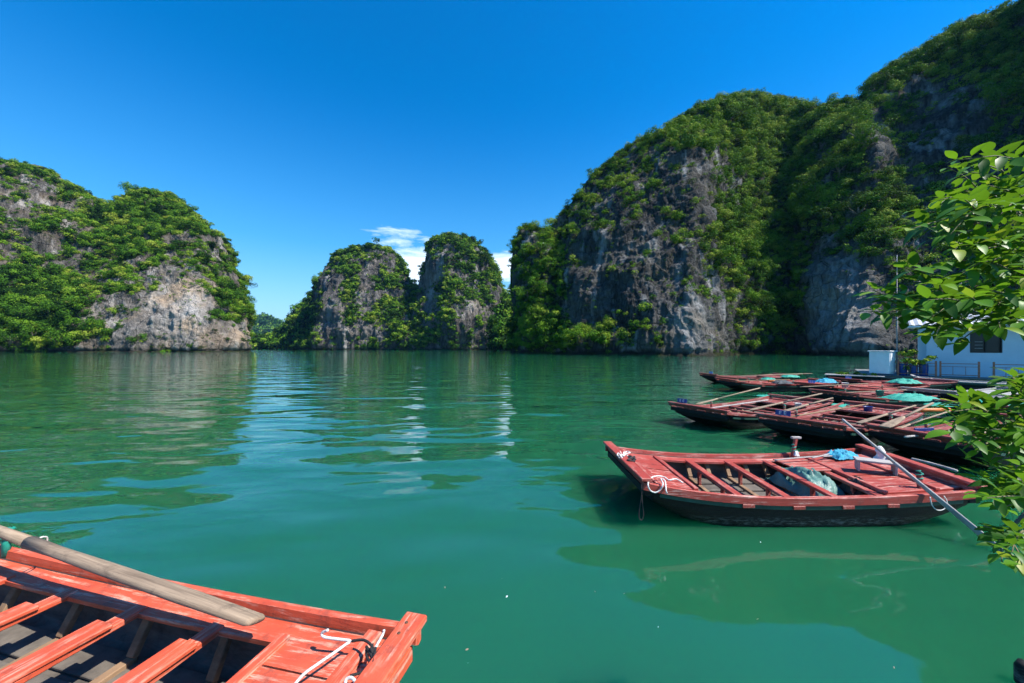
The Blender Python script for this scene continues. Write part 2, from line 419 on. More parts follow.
    wf = wgt.ravel() / wgt.sum()
    ix = rs.choice(wf.size, n_cr, p=wf)
    C = G.reshape(-1, 3)[ix]; Nv = N2.reshape(-1, 3)[ix]; vg = veg.ravel()[ix]
    u = rs.rand(n_cr); R = (r0 + (r1 - r0) * u ** 3.6) * np.clip(.55 + vg * .7, .35, 1.25)
    C = C + Nv * (R * .4)[:, None] + np.array([0, 0, .1]) * R[:, None]
    C[:, 2] -= (crest * np.ones_like(X)).ravel()[ix] * R * .75
    C = C + rs.normal(size=C.shape) * .3 * R[:, None]
    sp = fbm(C / (a * 4) + 31, 3); tint = .28 + ymix + .30 * sp + rs.normal(size=n_cr) * .24 + .25 * (rs.rand(n_cr) < .12)
    tint += .12 * Nv[:, 2]
    nl = dens * (R / r1) ** 1.6
    V, tt = leaves(C, R, nl, np.clip(lf * (R / r1) ** .35, lf * .5, lf), np.clip(tint, 0, 1), rs)
    fo = leaf_object('hillside_shrubs', V, tt, LEAF)
    tag(fo, None, None, None, 'stuff')
    return dict(G=G, N=N2, sx=sx, sy=sy, veg=veg, t=t, px=px, rs=rs)

def on_karst(K, px, py):
    """point of the rock surface nearest that bearing and height"""
    d = (K['sx'] - px) ** 2 + (K['sy'] - py) ** 2 + (K['t'] > 1.02) * 1e6
    i = np.unravel_index(int(np.argmin(d)), d.shape); return K['G'][i], K['N'][i]
def hill_tree(K, px, py, rpx, label, cat='tree', group=None, tint=.45, lf=None, n=900, seed=0, wide=1.0, name='hillside_tree'):
    """a tree of its own: base on the rock under the crown that stands at px,py with radius rpx pixels"""
    rs = np.random.RandomState(1000 + seed)
    g, nn = on_karst(K, px, py + rpx * .9)
    Y = float(g[1]) ; R = rpx * Y / F
    base = Vector([float(v) for v in g]); top = Q(px, py, Y - R * .5)
    e = empty(name, base - Vector((0, 0, .3)), 0, label, cat, group)
    t_ = MB(); c = top - base
    if c.z < R * .3: c.z = R * .3
    pts = [Vector((0, 0, 0)) , c * .45 + Vector((R * .08, 0, 0)), c * .9]
    t_.tube(pts, [R * .09, R * .07, R * .03], 7)
    for k in range(4):
        a = k * 1.7 + seed; t_.tube([c * .5, c * .75 + Vector((math.cos(a), math.sin(a), .3)) * R * .4], [R * .04, R * .012], 5)
    t_.build('trunk', BARK, e)
    K_ = 7
    cen = np.array([[*c]]) + rs.normal(size=(K_, 3)) * R * np.array([.42 * wide, .3, .22]); rad = R * rs.uniform(.42, .62, K_)
    V, tt = leaves(cen, rad, np.full(K_, n / K_), np.full(K_, lf or max(.22, .55 * Y / F)), np.clip(tint + rs.normal(size=K_) * .07, 0, 1), rs)
    leaf_object('crown', V, tt, LEAF, e)
    return e

ROCK_L = rock_material('tan_limestone', (.25, .22, .19), (.09, .085, .08), (.52, .35, .20), (.05, .055, .018), .6, .8)  # paler stone with ochre patches for the left headland
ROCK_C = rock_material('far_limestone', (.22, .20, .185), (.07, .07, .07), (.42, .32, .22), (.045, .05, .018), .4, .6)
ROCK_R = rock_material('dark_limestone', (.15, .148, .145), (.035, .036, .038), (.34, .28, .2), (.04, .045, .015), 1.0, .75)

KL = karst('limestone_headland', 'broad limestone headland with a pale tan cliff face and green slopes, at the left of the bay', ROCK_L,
    [(-260, 250), (-200, 190), (-120, 160), (-60, 155), (0, 163), (38, 166), (50, 168), (62, 181), (78, 190), (100, 207), (118, 206), (125, 198), (145, 194), (165, 198), (190, 213), (205, 226), (218, 240), (228, 254), (235, 272), (241, 288), (245, 303), (247, 325), (248.5, 347), (250, 353.5)],
    [(-260, 150), (-100, 190), (0, 215), (120, 228), (200, 232), (235, 250), (250, 268)], 110, 430, 300, 5.0, 3, (16000, 1.0, 4.9, 520, .36, .12), p=1.35,
    bare=((178, 308, 40, 32, 1.25), (120, 325, 40, 22, .7), (25, 205, 60, 42, .85), (235, 335, 18, 18, .9), (60, 262, 30, 14, .6), (130, 270, 60, 30, .35), (200, 250, 30, 20, .3)),
    lush=((45, 310, 55, 38, .9), (90, 235, 50, 24, .6), (230, 300, 16, 16, .8), (150, 215, 50, 16, .4)),
    pal=((182, 312, 34, 34, 1.0), (240, 335, 12, 18, .7), (130, 330, 26, 14, .5)))
KC1 = karst('rounded_karst_island', 'rounded karst island with grey rock strips, left one of the two tall islands at the far end', ROCK_C,
    [(285, 353), (300, 342), (312, 338), (320, 312), (322, 285), (330, 268), (338, 255), (352, 248), (372, 248), (390, 254), (400, 266), (410, 280), (420, 292), (430, 308), (450, 326), (475, 338), (488, 353)],
    [(285, 520), (340, 470), (420, 470), (488, 500)], 95, 280, 170, 8, 5, (8000, 1.5, 6.0, 180, .75, .15), p=1.5,
    bare=((330, 300, 12, 40, 1.2), (365, 300, 8, 30, .8), (375, 265, 14, 14, .5), (350, 335, 30, 10, .8)), lush=((365, 290, 60, 60, .22),), pal=((352, 320, 30, 22, .5),))
KC2 = karst('pointed_karst_island', 'steep karst island with bare grey left flank, right one of the two tall islands at the far end', ROCK_C,
    [(398, 353), (412, 332), (419, 305), (423, 280), (428, 262), (434, 245), (444, 239), (458, 240), (474, 249), (487, 262), (497, 278), (506, 298), (514, 316), (524, 340), (532, 353)],
    [(398, 470), (450, 430), (532, 460)], 85, 260, 170, 8, 8, (8000, 1.4, 5.6, 180, .7, .15), p=1.5,
    bare=((430, 285, 8, 34, 1.3), (470, 300, 14, 28, .8), (500, 310, 10, 22, .6)), lush=((470, 290, 60, 60, .22),), pal=((436, 300, 10, 25, .4), (470, 295, 12, 14, .4)))
KW = karst('low_wooded_spit', 'low wooded spit running out between the left headland and the far islands', ROCK_C,
    [(232, 353), (250, 341), (268, 338), (284, 334), (297, 318), (309, 305), (321, 293), (338, 298), (352, 330), (366, 353)],
    [(236, 620), (300, 560), (366, 560)], 90, 180, 90, 6, 11, (2600, 4.0, 9.0, 90, 1.6, .06), lush=((300, 330, 90, 40, 1.0),), p=1.2)
KF = karst('distant_hill', 'small hazy hill on the horizon beyond the low wooded spit', ROCK_C,
    [(222, 352), (240, 338), (252, 327), (260, 321), (268, 319), (276, 323), (286, 331), (300, 346), (310, 352)],
    [(222, 1900), (310, 1900)], 260, 90, 40, 16, 12, (1600, 14, 26, 60, 4.5, -.04), lush=((265, 335, 90, 40, 1.0),), p=1.2)
KB = karst('green_shoulder_hill', 'low dark green hill seen through the gap left of the large cliff', ROCK_C,
    [(492, 353), (503, 322), (512, 303), (522, 300), (535, 300), (560, 312), (580, 353)],
    [(492, 330), (580, 300)], 60, 140, 90, 6, 14, (1300, 3.5, 7.5, 120, 1.1, -.02), lush=((520, 330, 60, 40, .8),))
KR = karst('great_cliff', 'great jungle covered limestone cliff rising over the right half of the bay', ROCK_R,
    [(511, 354), (514, 330), (516, 300), (517, 268), (519, 240), (523, 229), (532, 225), (545, 227), (552, 226), (558, 214), (572, 196), (590, 178), (598, 171), (615, 160), (632, 148), (650, 138), (670, 121), (685, 111), (710, 104), (735, 100), (765, 99), (790, 103), (815, 106), (838, 104), (862, 101), (870, 92), (874, 78), (890, 66), (910, 55), (935, 38), (965, 22), (990, 12), (1012, 5), (1035, -10), (1090, -100), (1150, -215), (1220, -285), (1300, -285), (1360, -160), (1400, 100), (1420, 356)],  # crest past the right edge raised as an unseen blocker to shade the cliff
    [(511, 172), (525, 160), (560, 140), (600, 128), (650, 117), (690, 110), (705, 111), (730, 121), (765, 139), (792, 143), (812, 122), (870, 103), (950, 100), (1100, 92), (1420, 84)], [(511, 4), (520, 14), (545, 22), (560, 34), (620, 50), (700, 60), (860, 62), (900, 66), (1000, 62), (1060, 40), (1100, 32), (1300, 32), (1420, 10)], 1000, 420, 2.6, 21, (27000, .5, 2.9, 360, .21, .27), p=1.3,
    bare=((640, 270, 80, 75, .80), (690, 325, 36, 32, 1.1), (720, 170, 60, 40, .3), (960, 100, 50, 50, .5), (585, 300, 30, 50, .6), (840, 325, 36, 40, 2.0), (835, 250, 30, 26, .7), (700, 175, 40, 30, .5), (955, 150, 45, 50, .7), (880, 135, 14, 22, .7), (920, 330, 60, 40, 1.2), (845, 285, 30, 26, 1.4)),
    lush=((545, 300, 24, 80, .8), (560, 335, 50, 20, .9), (760, 220, 55, 75, .9), (790, 120, 80, 22, .6), (640, 325, 40, 20, .5), (780, 320, 30, 30, .7), (860, 205, 60, 35, .6), (730, 130, 80, 25, .5), (950, 50, 80, 28, .7)),
    pal=((690, 330, 22, 26, .8), (838, 305, 34, 40, 1.3), (890, 220, 18, 40, .2), (880, 140, 10, 16, .3)),
    relief=((860, 150, 30, 60, -7), (900, 250, 60, 120, 4), (870, 96, 14, 30, 6), (562, 300, 12, 90, 6), (620, 260, 30, 80, -4), (530, 280, 14, 60, -5)))

exec_trees = True
# trees that stand out one by one
for i, (x, y, r, t) in enumerate(((533, 333, 11, .62), (548, 328, 13, .58), (563, 334, 12, .66), (577, 330, 14, .62), (592, 336, 11, .55), (604, 340, 8, .5), (545, 340, 10, .6))):
    hill_tree(KR, x, y, r, 'bushy light green tree at the waterline under the great cliff', group='trees along the foot of the great cliff', tint=t, seed=i, n=1500)
for i, (x, y, r, t) in enumerate(((524, 250, 9, .6), (530, 268, 11, .5), (527, 290, 12, .55), (540, 285, 10, .48), (532, 310, 11, .5), (540, 245, 9, .55), (548, 262, 9, .5))):
    hill_tree(KR, x, y, r, 'leafy tree clinging to the rock tower at the left end of the great cliff', group='trees on the rock tower', tint=t, seed=20 + i, n=1200)
for i, (x, y, r) in enumerate(((690, 113, 7), (708, 108, 7), (745, 103, 8), (770, 103, 8), (800, 107, 7), (828, 108, 8), (850, 106, 8), (725, 104, 7), (786, 106, 7))):
    hill_tree(KR, x, y, r, 'round crowned tree on the lower skyline of the great cliff', group='trees on the lower skyline of the great cliff', tint=.5 + .05 * (i % 3), seed=40 + i, n=900)
for i, (x, y, r) in enumerate(((905, 64, 10), (922, 54, 11), (941, 42, 12), (960, 31, 12), (981, 23, 12), (1002, 16, 13), (1018, 12, 12), (894, 72, 9))):
    hill_tree(KR, x, y, r, 'spreading tree on the high right-hand skyline', group='trees on the high right skyline', tint=.45 + .06 * (i % 3), seed=60 + i, n=1400)
hill_tree(KR, 884, 78, 12, 'dark tree leaning out over the step where the high peak begins', tint=.25, seed=81, n=1500)
hill_tree(KR, 1002, 92, 22, 'large round pale green tree on the bare rock of the high peak', tint=.55, seed=82, n=3200)
hill_tree(KR, 862, 128, 28, 'broad domed tree crown overhanging the dark hollow below the lower skyline', tint=.5, seed=83, n=4000, wide=1.4)
for i, (x, y, r) in enumerate(((838, 165, 15), (858, 205, 20), (880, 195, 14), (832, 215, 14), (985, 140, 16), (815, 185, 13))):
    hill_tree(KR, x, y, r, 'spreading tree on the shaded ledges of the great cliff', group='trees on the shaded ledges', tint=.34 + .05 * (i % 3), seed=90 + i, n=1800, wide=1.4)
hill_tree(KR, 568, 212, 5, 'small lone tree on the skyline above the rock tower', tint=.3, seed=99, n=500)
for i, (x, y, r) in enumerate(((37, 172, 7), (55, 181, 5), (70, 188, 6), (10, 170, 6))):
    hill_tree(KL, x, y, r, 'dark tree standing up on the skyline of the left headland', group='skyline trees of the left headland', tint=.25, seed=120 + i, n=500)
for i, (x, y, r) in enumerate(((128, 205, 8), (145, 200, 8), (162, 204, 8), (178, 212, 7), (192, 220, 7), (112, 212, 7))):
    hill_tree(KL, x, y, r, 'bushy tree on the rounded summit of the left headland', group='summit trees of the left headland', tint=.55, seed=130 + i, n=600)
for i, (x, y, r) in enumerate(((10, 335, 12), (32, 330, 13), (55, 335, 12), (20, 310, 13), (48, 308, 12), (72, 322, 10), (70, 300, 10))):
    hill_tree(KL, x, y, r, 'dense green tree on the wooded lower slope at the far left', group='trees on the lower slope of the left headland', tint=.42 + .04 * (i % 3), seed=140 + i, n=1200)
for i, (x, y, r) in enumerate(((228, 305, 9), (238, 298, 9), (245, 310, 7), (226, 292, 8))):
    hill_tree(KL, x, y, r, 'green tree beside the bare cliff at the right end of the left headland', group='trees beside the pale cliff face', tint=.42, seed=150 + i, n=800)

# ------------------------------------------------------------------ wood, rope, cloth
def paint(name, a, b, wear=(.50, .36, .30), axis=0, amount=.5, rough=.55, scale=1.0):
    """worn red paint, its grain and scrapes running along x (axis 0) or y (axis 1)"""
    n = NM(name); sc = (1.2, 16, 16) if axis == 0 else (16, 1.2, 16); sc = tuple(v * scale for v in sc)
    c = n.co(sc); i = n.co((1, 1, 1))
    base = n.ramp(n.noise(i, 3.2, 6, .65), [(.3, a), (.7, b)])
    base = n.mix(n.ramp(n.noise(c, 1.0, 4, .6), [(.35, .0), (.8, .35)]), base, tuple(x * .5 for x in a))
    patch = n.ramp(n.noise(i, 2.0, 5, .7), [(.40, 0), (.60, 1)])
    sc1 = n.ramp(n.noise(c, 1.6, 7, .75), [(.50, 0), (.60, 1)])
    w = n.math('MULTIPLY', n.math('MULTIPLY', patch, sc1), amount, True)
    base = n.mix(w, base, wear)
    dirt = n.ramp(n.noise(i, 9, 6, .7), [(.54, 0), (.74, .7)])
    base = n.mix(dirt, base, (.07, .03, .025))
    n.set('Base Color', base); n.set('Roughness', n.ramp(w, [(0, rough), (1, .9)]))
    h = n.math('ADD', n.noise(c, 1.2, 6, .7), n.math('MULTIPLY', n.noise(i, 25, 4, .6), .3))
    n.set('Normal', n.bump(h, .006, .8))
    return n.m
def wood(name, a, b, sc=(1.5, 22, 22), rough=.85):
    n = NM(name); c = n.co(sc); i = n.co()
    base = n.ramp(n.noise(c, 1, 8, .7, .4), [(.3, a), (.68, b)])
    base = n.mix(n.ramp(n.noise(i, 6, 5, .7), [(.55, 0), (.72, .6)]), base, tuple(x * .35 for x in a))
    n.set('Base Color', base); n.set('Roughness', rough); n.set('Normal', n.bump(n.noise(c, 1.4, 7, .75), .006, .9))
    return n.m
def hull_mat(name, k=1.0):
    n = NM(name); i = n.co(); c = n.co((2, 2, 9))
    base = n.ramp(n.noise(c, 2, 7, .7), [(.3, (.004 * k, .0045 * k, .005 * k)), (.75, (.014 * k, .015 * k, .015 * k))])
    s = n.n('ShaderNodeSeparateXYZ'); n.L(i, s.inputs[0])
    band = n.ramp(s.outputs[2], [(.0, 0), (.045, 1), (.10, .8), (.17, 0)])
    sc = n.ramp(n.noise(n.co((3, 3, 14)), 3.2, 7, .75), [(.48, 0), (.62, 1)])
    base = n.mix(n.math('MULTIPLY', n.math('MULTIPLY', band, sc), .55), base, (.26, .26, .25))
    n.set('Base Color', base); n.set('Roughness', .6); n.set('Specular IOR Level', .25); n.set('Normal', n.bump(n.noise(c, 6, 5, .65), .008))
    return n.m
M_hull = hull_mat('black_tar_paint')
M_bilge = wood('dark_stained_wood', (.055, .046, .038), (.17, .145, .118), (3, 3, 12))
M_rib = wood('bare_brown_wood', (.16, .09, .05), (.30, .19, .11), (3, 3, 12))
RED = {'front': [paint('orange_red_paint_' + k, (.50, .066, .026), (.62, .105, .045), (.64, .38, .28), ax, .85) for k, ax in (('length', 0), ('cross', 1))],
       'main': [paint('faded_red_paint_' + k, (.31, .036, .024), (.40, .060, .042), (.54, .31, .26), ax, am) for k, ax, am in (('length', 0, 1.1), ('cross', 1, .8))],
       'old': [paint('dusty_red_paint_' + k, (.20, .030, .022), (.31, .060, .046), (.45, .36, .33), ax, .8) for k, ax in (('length', 0), ('cross', 1))],
       'dark': [paint('dark_red_paint_' + k, (.20, .030, .024), (.30, .055, .045), (.40, .30, .27), ax, .6) for k, ax in (('length', 0), ('cross', 1))],
       'grey': [wood('weathered_grey_planks', (.20, .20, .20), (.42, .41, .40)), wood('weathered_grey_boards', (.20, .20, .20), (.42, .41, .40), (22, 1.5, 22))]}
M_green = plain('green_trim_paint', (.012, .06, .042), .6, .4, 6)
M_oar = wood('weathered_oar_wood', (.11, .075, .048), (.38, .28, .19), (1.2, 26, 26))
M_grey = wood('grey_weathered_wood', (.22, .20, .19), (.45, .42, .40), (4, 20, 20))
M_rope = plain('white_rope_fibre', (.68, .66, .62), .9, .15, 60, bump=.004)
M_brope = plain('black_rope_fibre', (.02, .018, .018), .8, .4, 60, bump=.004)
M_teal = plain('green_nylon_cord', (.012, .26, .19), .55, .3, 25, bump=.004)
M_tarp = plain('grey_green_tarpaulin', (.085, .19, .165), .45, .22, 5, bump=.012)
M_blue = plain('sky_blue_cloth', (.02, .28, .42), .75, .3, 12, bump=.008)
M_net = plain('turquoise_netting', (.015, .30, .22), .7, .35, 40, bump=.01)
M_white = plain('off_white_cloth', (.70, .69, .68), .85, .2, 14, bump=.006)
M_dkcloth = plain('dark_brown_cloth', (.06, .04, .035), .9, .4, 10, bump=.01)
M_iron = plain('rusty_nail_iron', (.12, .055, .03), .8, .4, 40)
M_plate = plain('dark_blue_enamel', (.015, .03, .20), .4, .2, 10)
M_bplate = plain('bright_blue_enamel', (.06, .24, .62), .4, .2, 10)
M_wpaint = plain('white_lettering_paint', (.75, .75, .75), .6, .1, 10)

# ------------------------------------------------------------------ sampans
class Boat:
    def __init__(s, L, Wd, zb=.56, zm=.36, zs=.48, bulge=.06, bw=.9, sw=.95):
        s.L, s.W, s.zb, s.zm, s.zs, s.bulge, s.bw, s.sw = L, Wd, zb, zm, zs, bulge, bw, sw
    def z(s, u):
        a = 2 * u - 1
        return s.zm + (s.zb - s.zm) * (a * a * abs(a) ** .3 if a < 0 else 0) + (s.zs - s.zm) * (a * a if a > 0 else 0)
    def w(s, u):
        e = s.bw if u < .5 else s.sw
        return s.W / 2 * (e + (1 - e) * math.sin(math.pi * min(max(u, 0), 1)) ** .8)
def make_boat(loc, ang, L, Wd, pal, label, group=None, thw=(), bow=.9, stern=1.5, posts=True, floor=True, nails=False,
              zb=.56, zm=.36, zs=.48, name='sampan', cat='rowing boat', stern_gap=True, bw=.92, sw=.96, near=-1, plate=None, ends=True, thw_posts=True, notch=.62, skew=0.0, thin=0.0):
    """a flat sided wooden sampan; x runs from the bow beam to the stern, origin on the water under the bow centre"""
    B = Boat(L, Wd, zb, zm, zs, bw=bw, sw=sw)
    ML, MC = RED[pal]
    e = empty(name, loc, ang, label, cat, group); N = 36
    us = [i / N for i in range(N + 1)]
    # hull: outer skin and inner skin
    def ring(u, inset, lift):
        w = B.w(u) - inset; zt = B.z(u) - .035
        k = math.sin(math.pi * min(1, max(0, u)) ) 
        zk = -.20 + (zt - .10 + .20) * (abs(2 * u - 1) ** 2.7)
        cw = w * (.58 + .12 * k)
        q = []
        for sy in (-1, 1):
            side = [(w, zt), (w * .995, zt - (zt - zk) * .18), (w * .98, zt - (zt - zk) * .45), (w * .93, zt - (zt - zk) * .74), (cw * 1.1, zt - (zt - zk) * .95), (cw * .6, zk)]
            side = [(sy * a, max(b, zk) + lift) for a, b in side]
            q.append(side)
        return [Vector((u * L, a, b)) for a, b in q[0]] + [Vector((u * L, a, b)) for a, b in q[1][::-1]]
    hu = [.035 + .93 * i / N for i in range(N + 1)]
    h = MB(); h.loft([ring(u, .02, 0) for u in hu], closed=False, mi=0)
    h.loft([[Vector((v.x, v.y, max(v.z, .03))) for v in ring(u, .06, .035)] for u in hu], closed=False, mi=1)
    for u in (hu[0], hu[-1]):
        r_ = ring(u, .02, 0); h.add(r_, [tuple(range(len(r_)))], 0)
    h.build('hull', [M_hull, M_bilge], e)
    # wale: raised outer strake, with the side deck inside and a little lower
    for sy in (-1, 1):
        g = MB()
        def sec(u):
            w = B.w(u); z = B.z(u); x = u * L
            pts = [(w + .012, z + .055), (w + .030, z + .048), (w + .030, z - .048 + thin), (w - .004, z - .058 + thin), (w - .045, z - .03), (w - .030, z + .050)]
            return [Vector((x, sy * a, b)) for a, b in pts]
        g.loft([sec(.002 + u * .996) for u in us], mi=0, smooth=False, cap=True); g.build('gunwale', ML, e)
        d = MB()
        def sec2(u):
            w = B.w(u); z = B.z(u) - .012; x = u * L; iw = .21 + .03 * math.sin(math.pi * u)
            pts = [(w - .048, z), (w - iw, z - .014), (w - iw, z - .046), (w - .048, z - .03)]
            return [Vector((x, sy * a, b)) for a, b in pts]
        d.loft([sec2(.02 + u * .95) for u in us], mi=0, smooth=False, cap=True); d.build('side_deck', ML, e)
        gs = MB()
        def sec3(u):
            w = B.w(u); z = B.z(u); x = u * L
            pts = [(w + .018, z - .056), (w + .016, z - .105), (w - .015, z - .105), (w - .015, z - .056)]
            return [Vector((x, sy * a, b)) for a, b in pts]
        gs.loft([sec3(.05 + u * .88) for u in us], mi=0, smooth=False, cap=True); gs.build('rubbing_strip', M_green, e)
        if ends:
            for x in thw:
                b = MB(); u = x / L; b.box((x, sy * (B.w(u) - .008), B.z(u) - .072), (.17, .085, .05), bev=.006); b.build('beam_end', MC, e)
    # end beams and transoms
    for u, sg in ((0, 1), (1, -1)):
        w = B.w(u); z = B.z(u)
        b = MB(); b.beam((sg * .05 + u * L, -w - .05, z + .086), (sg * .05 + u * L, w + .05, z + .086), .15, .045, bev=.008)
        bo = b.build('bow_beam' if u == 0 else 'stern_beam', MC, e)
        if nails:
            for yy in (-w + .05, -w + .14, -w * .3, w * .3, w - .14, w - .05):
                k = MB(); k.tube([(sg * .05 + u * L + .02, yy, z + .106), (sg * .05 + u * L + .02, yy, z + .112)], .011, 8); k.build('nail', M_iron, bo)
        t = MB(); x0 = u * L + sg * .03
        V = [(x0, -w, z + .05), (x0, w, z + .05), (x0 + sg * .03, w * .99, z - .05 + thin), (x0 + sg * .03, -w * .99, z - .05 + thin)]
        V2 = [(a + sg * .035, b_, c) for a, b_, c in V]
        t.add([Vector(v) for v in V + V2], [(0, 1, 2, 3), (7, 6, 5, 4), (0, 4, 5, 1), (1, 5, 6, 2), (2, 6, 7, 3), (3, 7, 4, 0)]); t.build('transom', MC, e)
        t = MB(); t.box((u * L + sg * .12, 0, z - .10), (.16, w * 1.94, .10), bev=.004); t.build('lower_transom', MC if pal == 'front' else M_hull, e)
    # decks
    def deck(nm, xa, xb, n, gap=.008, skip=()):
        d = MB(); 
        for k in range(n):
            if k in skip: continue
            f0 = -1 + 2 * k / n; f1 = -1 + 2 * (k + 1) / n; M_ = 8; top = []; bot = []
            for j in range(M_ + 1):
                x = xa + (xb - xa) * j / M_; u = x / L; w = B.w(u) - .20; z = B.z(u) + .002 + .004 * math.sin(k * 2.3)
                top.append((x, f0 * w + gap, f1 * w - gap, z))
            rings = [[Vector((x, a, z)), Vector((x, b, z)), Vector((x, b, z - .028)), Vector((x, a, z - .028))] for x, a, b, z in top]
            d.loft(rings, mi=0, smooth=False, cap=True)
        d.build(nm, ML, e)
    if bow: 
        deck('bow_deck', .10, bow, 6)
        u = bow / L; w = B.w(u) - .2
        b = MB(); b.beam((bow - .03, -w, B.z(u) + .012), (bow - .03, w, B.z(u) + .012), .07, .04); b.build('deck_batten', MC, e)
        b = MB(); u = .30 / L; w = B.w(u) - .06; b.beam((.30, -w, B.z(u) + .022), (.30, w, B.z(u) + .022), .10, .035); b.build('deck_batten', MC, e)
    if stern:
        deck('stern_deck', L - stern, L - .1, 7)
        for x in (L - stern + .03, L - .45):
            u = x / L; w = B.w(u) - .2
            b = MB(); b.beam((x, -w, B.z(u) + .012), (x, w, B.z(u) + .012), .07, .04); b.build('deck_batten', MC, e)
    # thwarts with their little posts, ribs against the sides
    for x in thw:
        u = x / L; w = B.w(u) - .17; z = B.z(u) - .034
        t = MB(); t.beam((x, -w, z), (x, w, z), .115, .045, bev=.008); to = t.build('thwart', MC, e)
        if thw_posts:
            for yy in (-w * .45, w * .45):
                p = MB(); p.box((x, yy, z - .022 - .14), (.045, .055, .28), bev=.004); p.build('thwart_post', MC, to)
    for x in ([v - .02 for v in thw] if L > 5.9 or pal == 'front' else list(thw) + [(a + b) / 2 for a, b in zip(thw[:-1], thw[1:])]):
        u = x / L
        for sy in (-1, 1):
            w = B.w(u); z = B.z(u)
            p = MB(); p.beam((x, sy * (w - .10), z - .05), (x, sy * (w * .80 - .08), .10), .07, .05); p.beam((x, sy * (w * .82 - .08), .075), (x, 0, .065), .07, .05); p.build('rib', M_rib, e)
    if floor and thw:
        f = MB()
        for k in range(5):
            y = (-.4 + .2 * k) * Wd * .8
            f.beam((max(bow, .4) + .05, y, .052), (L - max(stern, .4), y, .052), Wd * .13, .022)
        f.build('floor_board', M_bilge, e)
    if plate:
        pl = MB(); px_, py_, c_ = plate; u = px_ / L
        pl.box((px_, py_, B.z(u) + .20), (.02, .34, .13), Matrix.Rotation(.15, 3, 'Y'), bev=.003)
        po = pl.build('number_plate', M_bplate if c_ else M_plate, e)
        for k in (-1, 1):   # two blurred white figures
            q = MB(); q.box((px_ - .014, py_ + k * .055, B.z(u) + .20), (.004, .05, .012)); q.box((px_ - .014, py_ + k * .055, B.z(u) + .235), (.004, .05, .012))
            q.box((px_ - .014, py_ + k * .055, B.z(u) + .165), (.004, .05, .012)); q.box((px_ - .014, py_ + k * .055 + .02, B.z(u) + .2), (.005, .012, .07)); q.build('painted_figure', M_wpaint, po)
    if skew:
        for o in COL.objects:
            q = o
            while q.parent is not None: q = q.parent
            if q is e and o.type == 'MESH':
                for v in o.data.vertices: v.co.x += skew * v.co.y * (v.co.x / L)
    return e, B
def wp(e, x, y, z):
    return Matrix.Translation(e.location) @ Matrix.Rotation(e.rotation_euler.z, 4, 'Z') @ Vector((x, y, z))

def rope(name, pts, r, mat, label=None, cat='rope', parent=None, group=None, sub=6, n=7):
    """a smooth cord through points"""
    pts = [Vector(p) for p in pts]; out = []
    for i in range(len(pts) - 1):
        p0 = pts[max(i - 1, 0)]; p1 = pts[i]; p2 = pts[i + 1]; p3 = pts[min(i + 2, len(pts) - 1)]
        for k in range(sub):
            t = k / sub
            out.append(.5 * ((2 * p1) + (p2 - p0) * t + (2 * p0 - 5 * p1 + 4 * p2 - p3) * t * t + (3 * p1 - p0 - 3 * p2 + p3) * t ** 3))
    out.append(pts[-1]); m_ = MB(); m_.tube(out, r, n)
    o = m_.build(name, mat, parent)
    if parent is None: tag(o, label, cat, group)
    return o
def oar(a, b, blade, label, wide=.13, r=.022, mat=None, group=None, roll=0.0, name='oar'):
    """an oar from blade tip a to handle end b: empty at the tip with blade and shaft"""
    a = Vector(a); b = Vector(b); d = b - a; L = d.length; x = d.normalized(); y = Vector((0, 0, 1)).cross(x).normalized(); z = x.cross(y)
    e = empty(name, a, 0, label, 'oar', group)
    R_ = Matrix((x, y, z)).transposed() @ Matrix.Rotation(roll, 3, 'X')
    e.rotation_mode = 'QUATERNION'; e.rotation_quaternion = R_.to_quaternion()
    m_ = MB(); rings = []
    for t, w, h in ((0, .74, .45), (.012, .95, .6), (.25, 1.0, .85), (.6, .80, 1.0), (.85, .56, 1.0), (1.0, .40, 1.0)):
        xx = t * blade; W_ = wide / 2 * w; H_ = r * .8 * h; ch = min(W_, H_) * .6
        if t == 1.0: W_ = r * 1.02; H_ = r * 1.02; ch = r * .42
        sg = lambda v, p_: math.copysign(abs(v) ** p_, v)
        rings.append([Vector((xx, W_ * sg(math.cos(q), .75), H_ * sg(math.sin(q), .75))) for q in [i * math.pi / 10 for i in range(20)]])
    m_.loft(rings, cap=True, smooth=True); m_.build('blade', mat or M_oar, e)
    s_ = MB(); s_.tube([(blade * .985, 0, 0), (L * .7, 0, r * .1), (L - .02, 0, 0), (L, 0, 0)], [r * .98, r * .9, r * .85, r * .6], 10); s_.build('shaft', mat or M_oar, e)
    return e
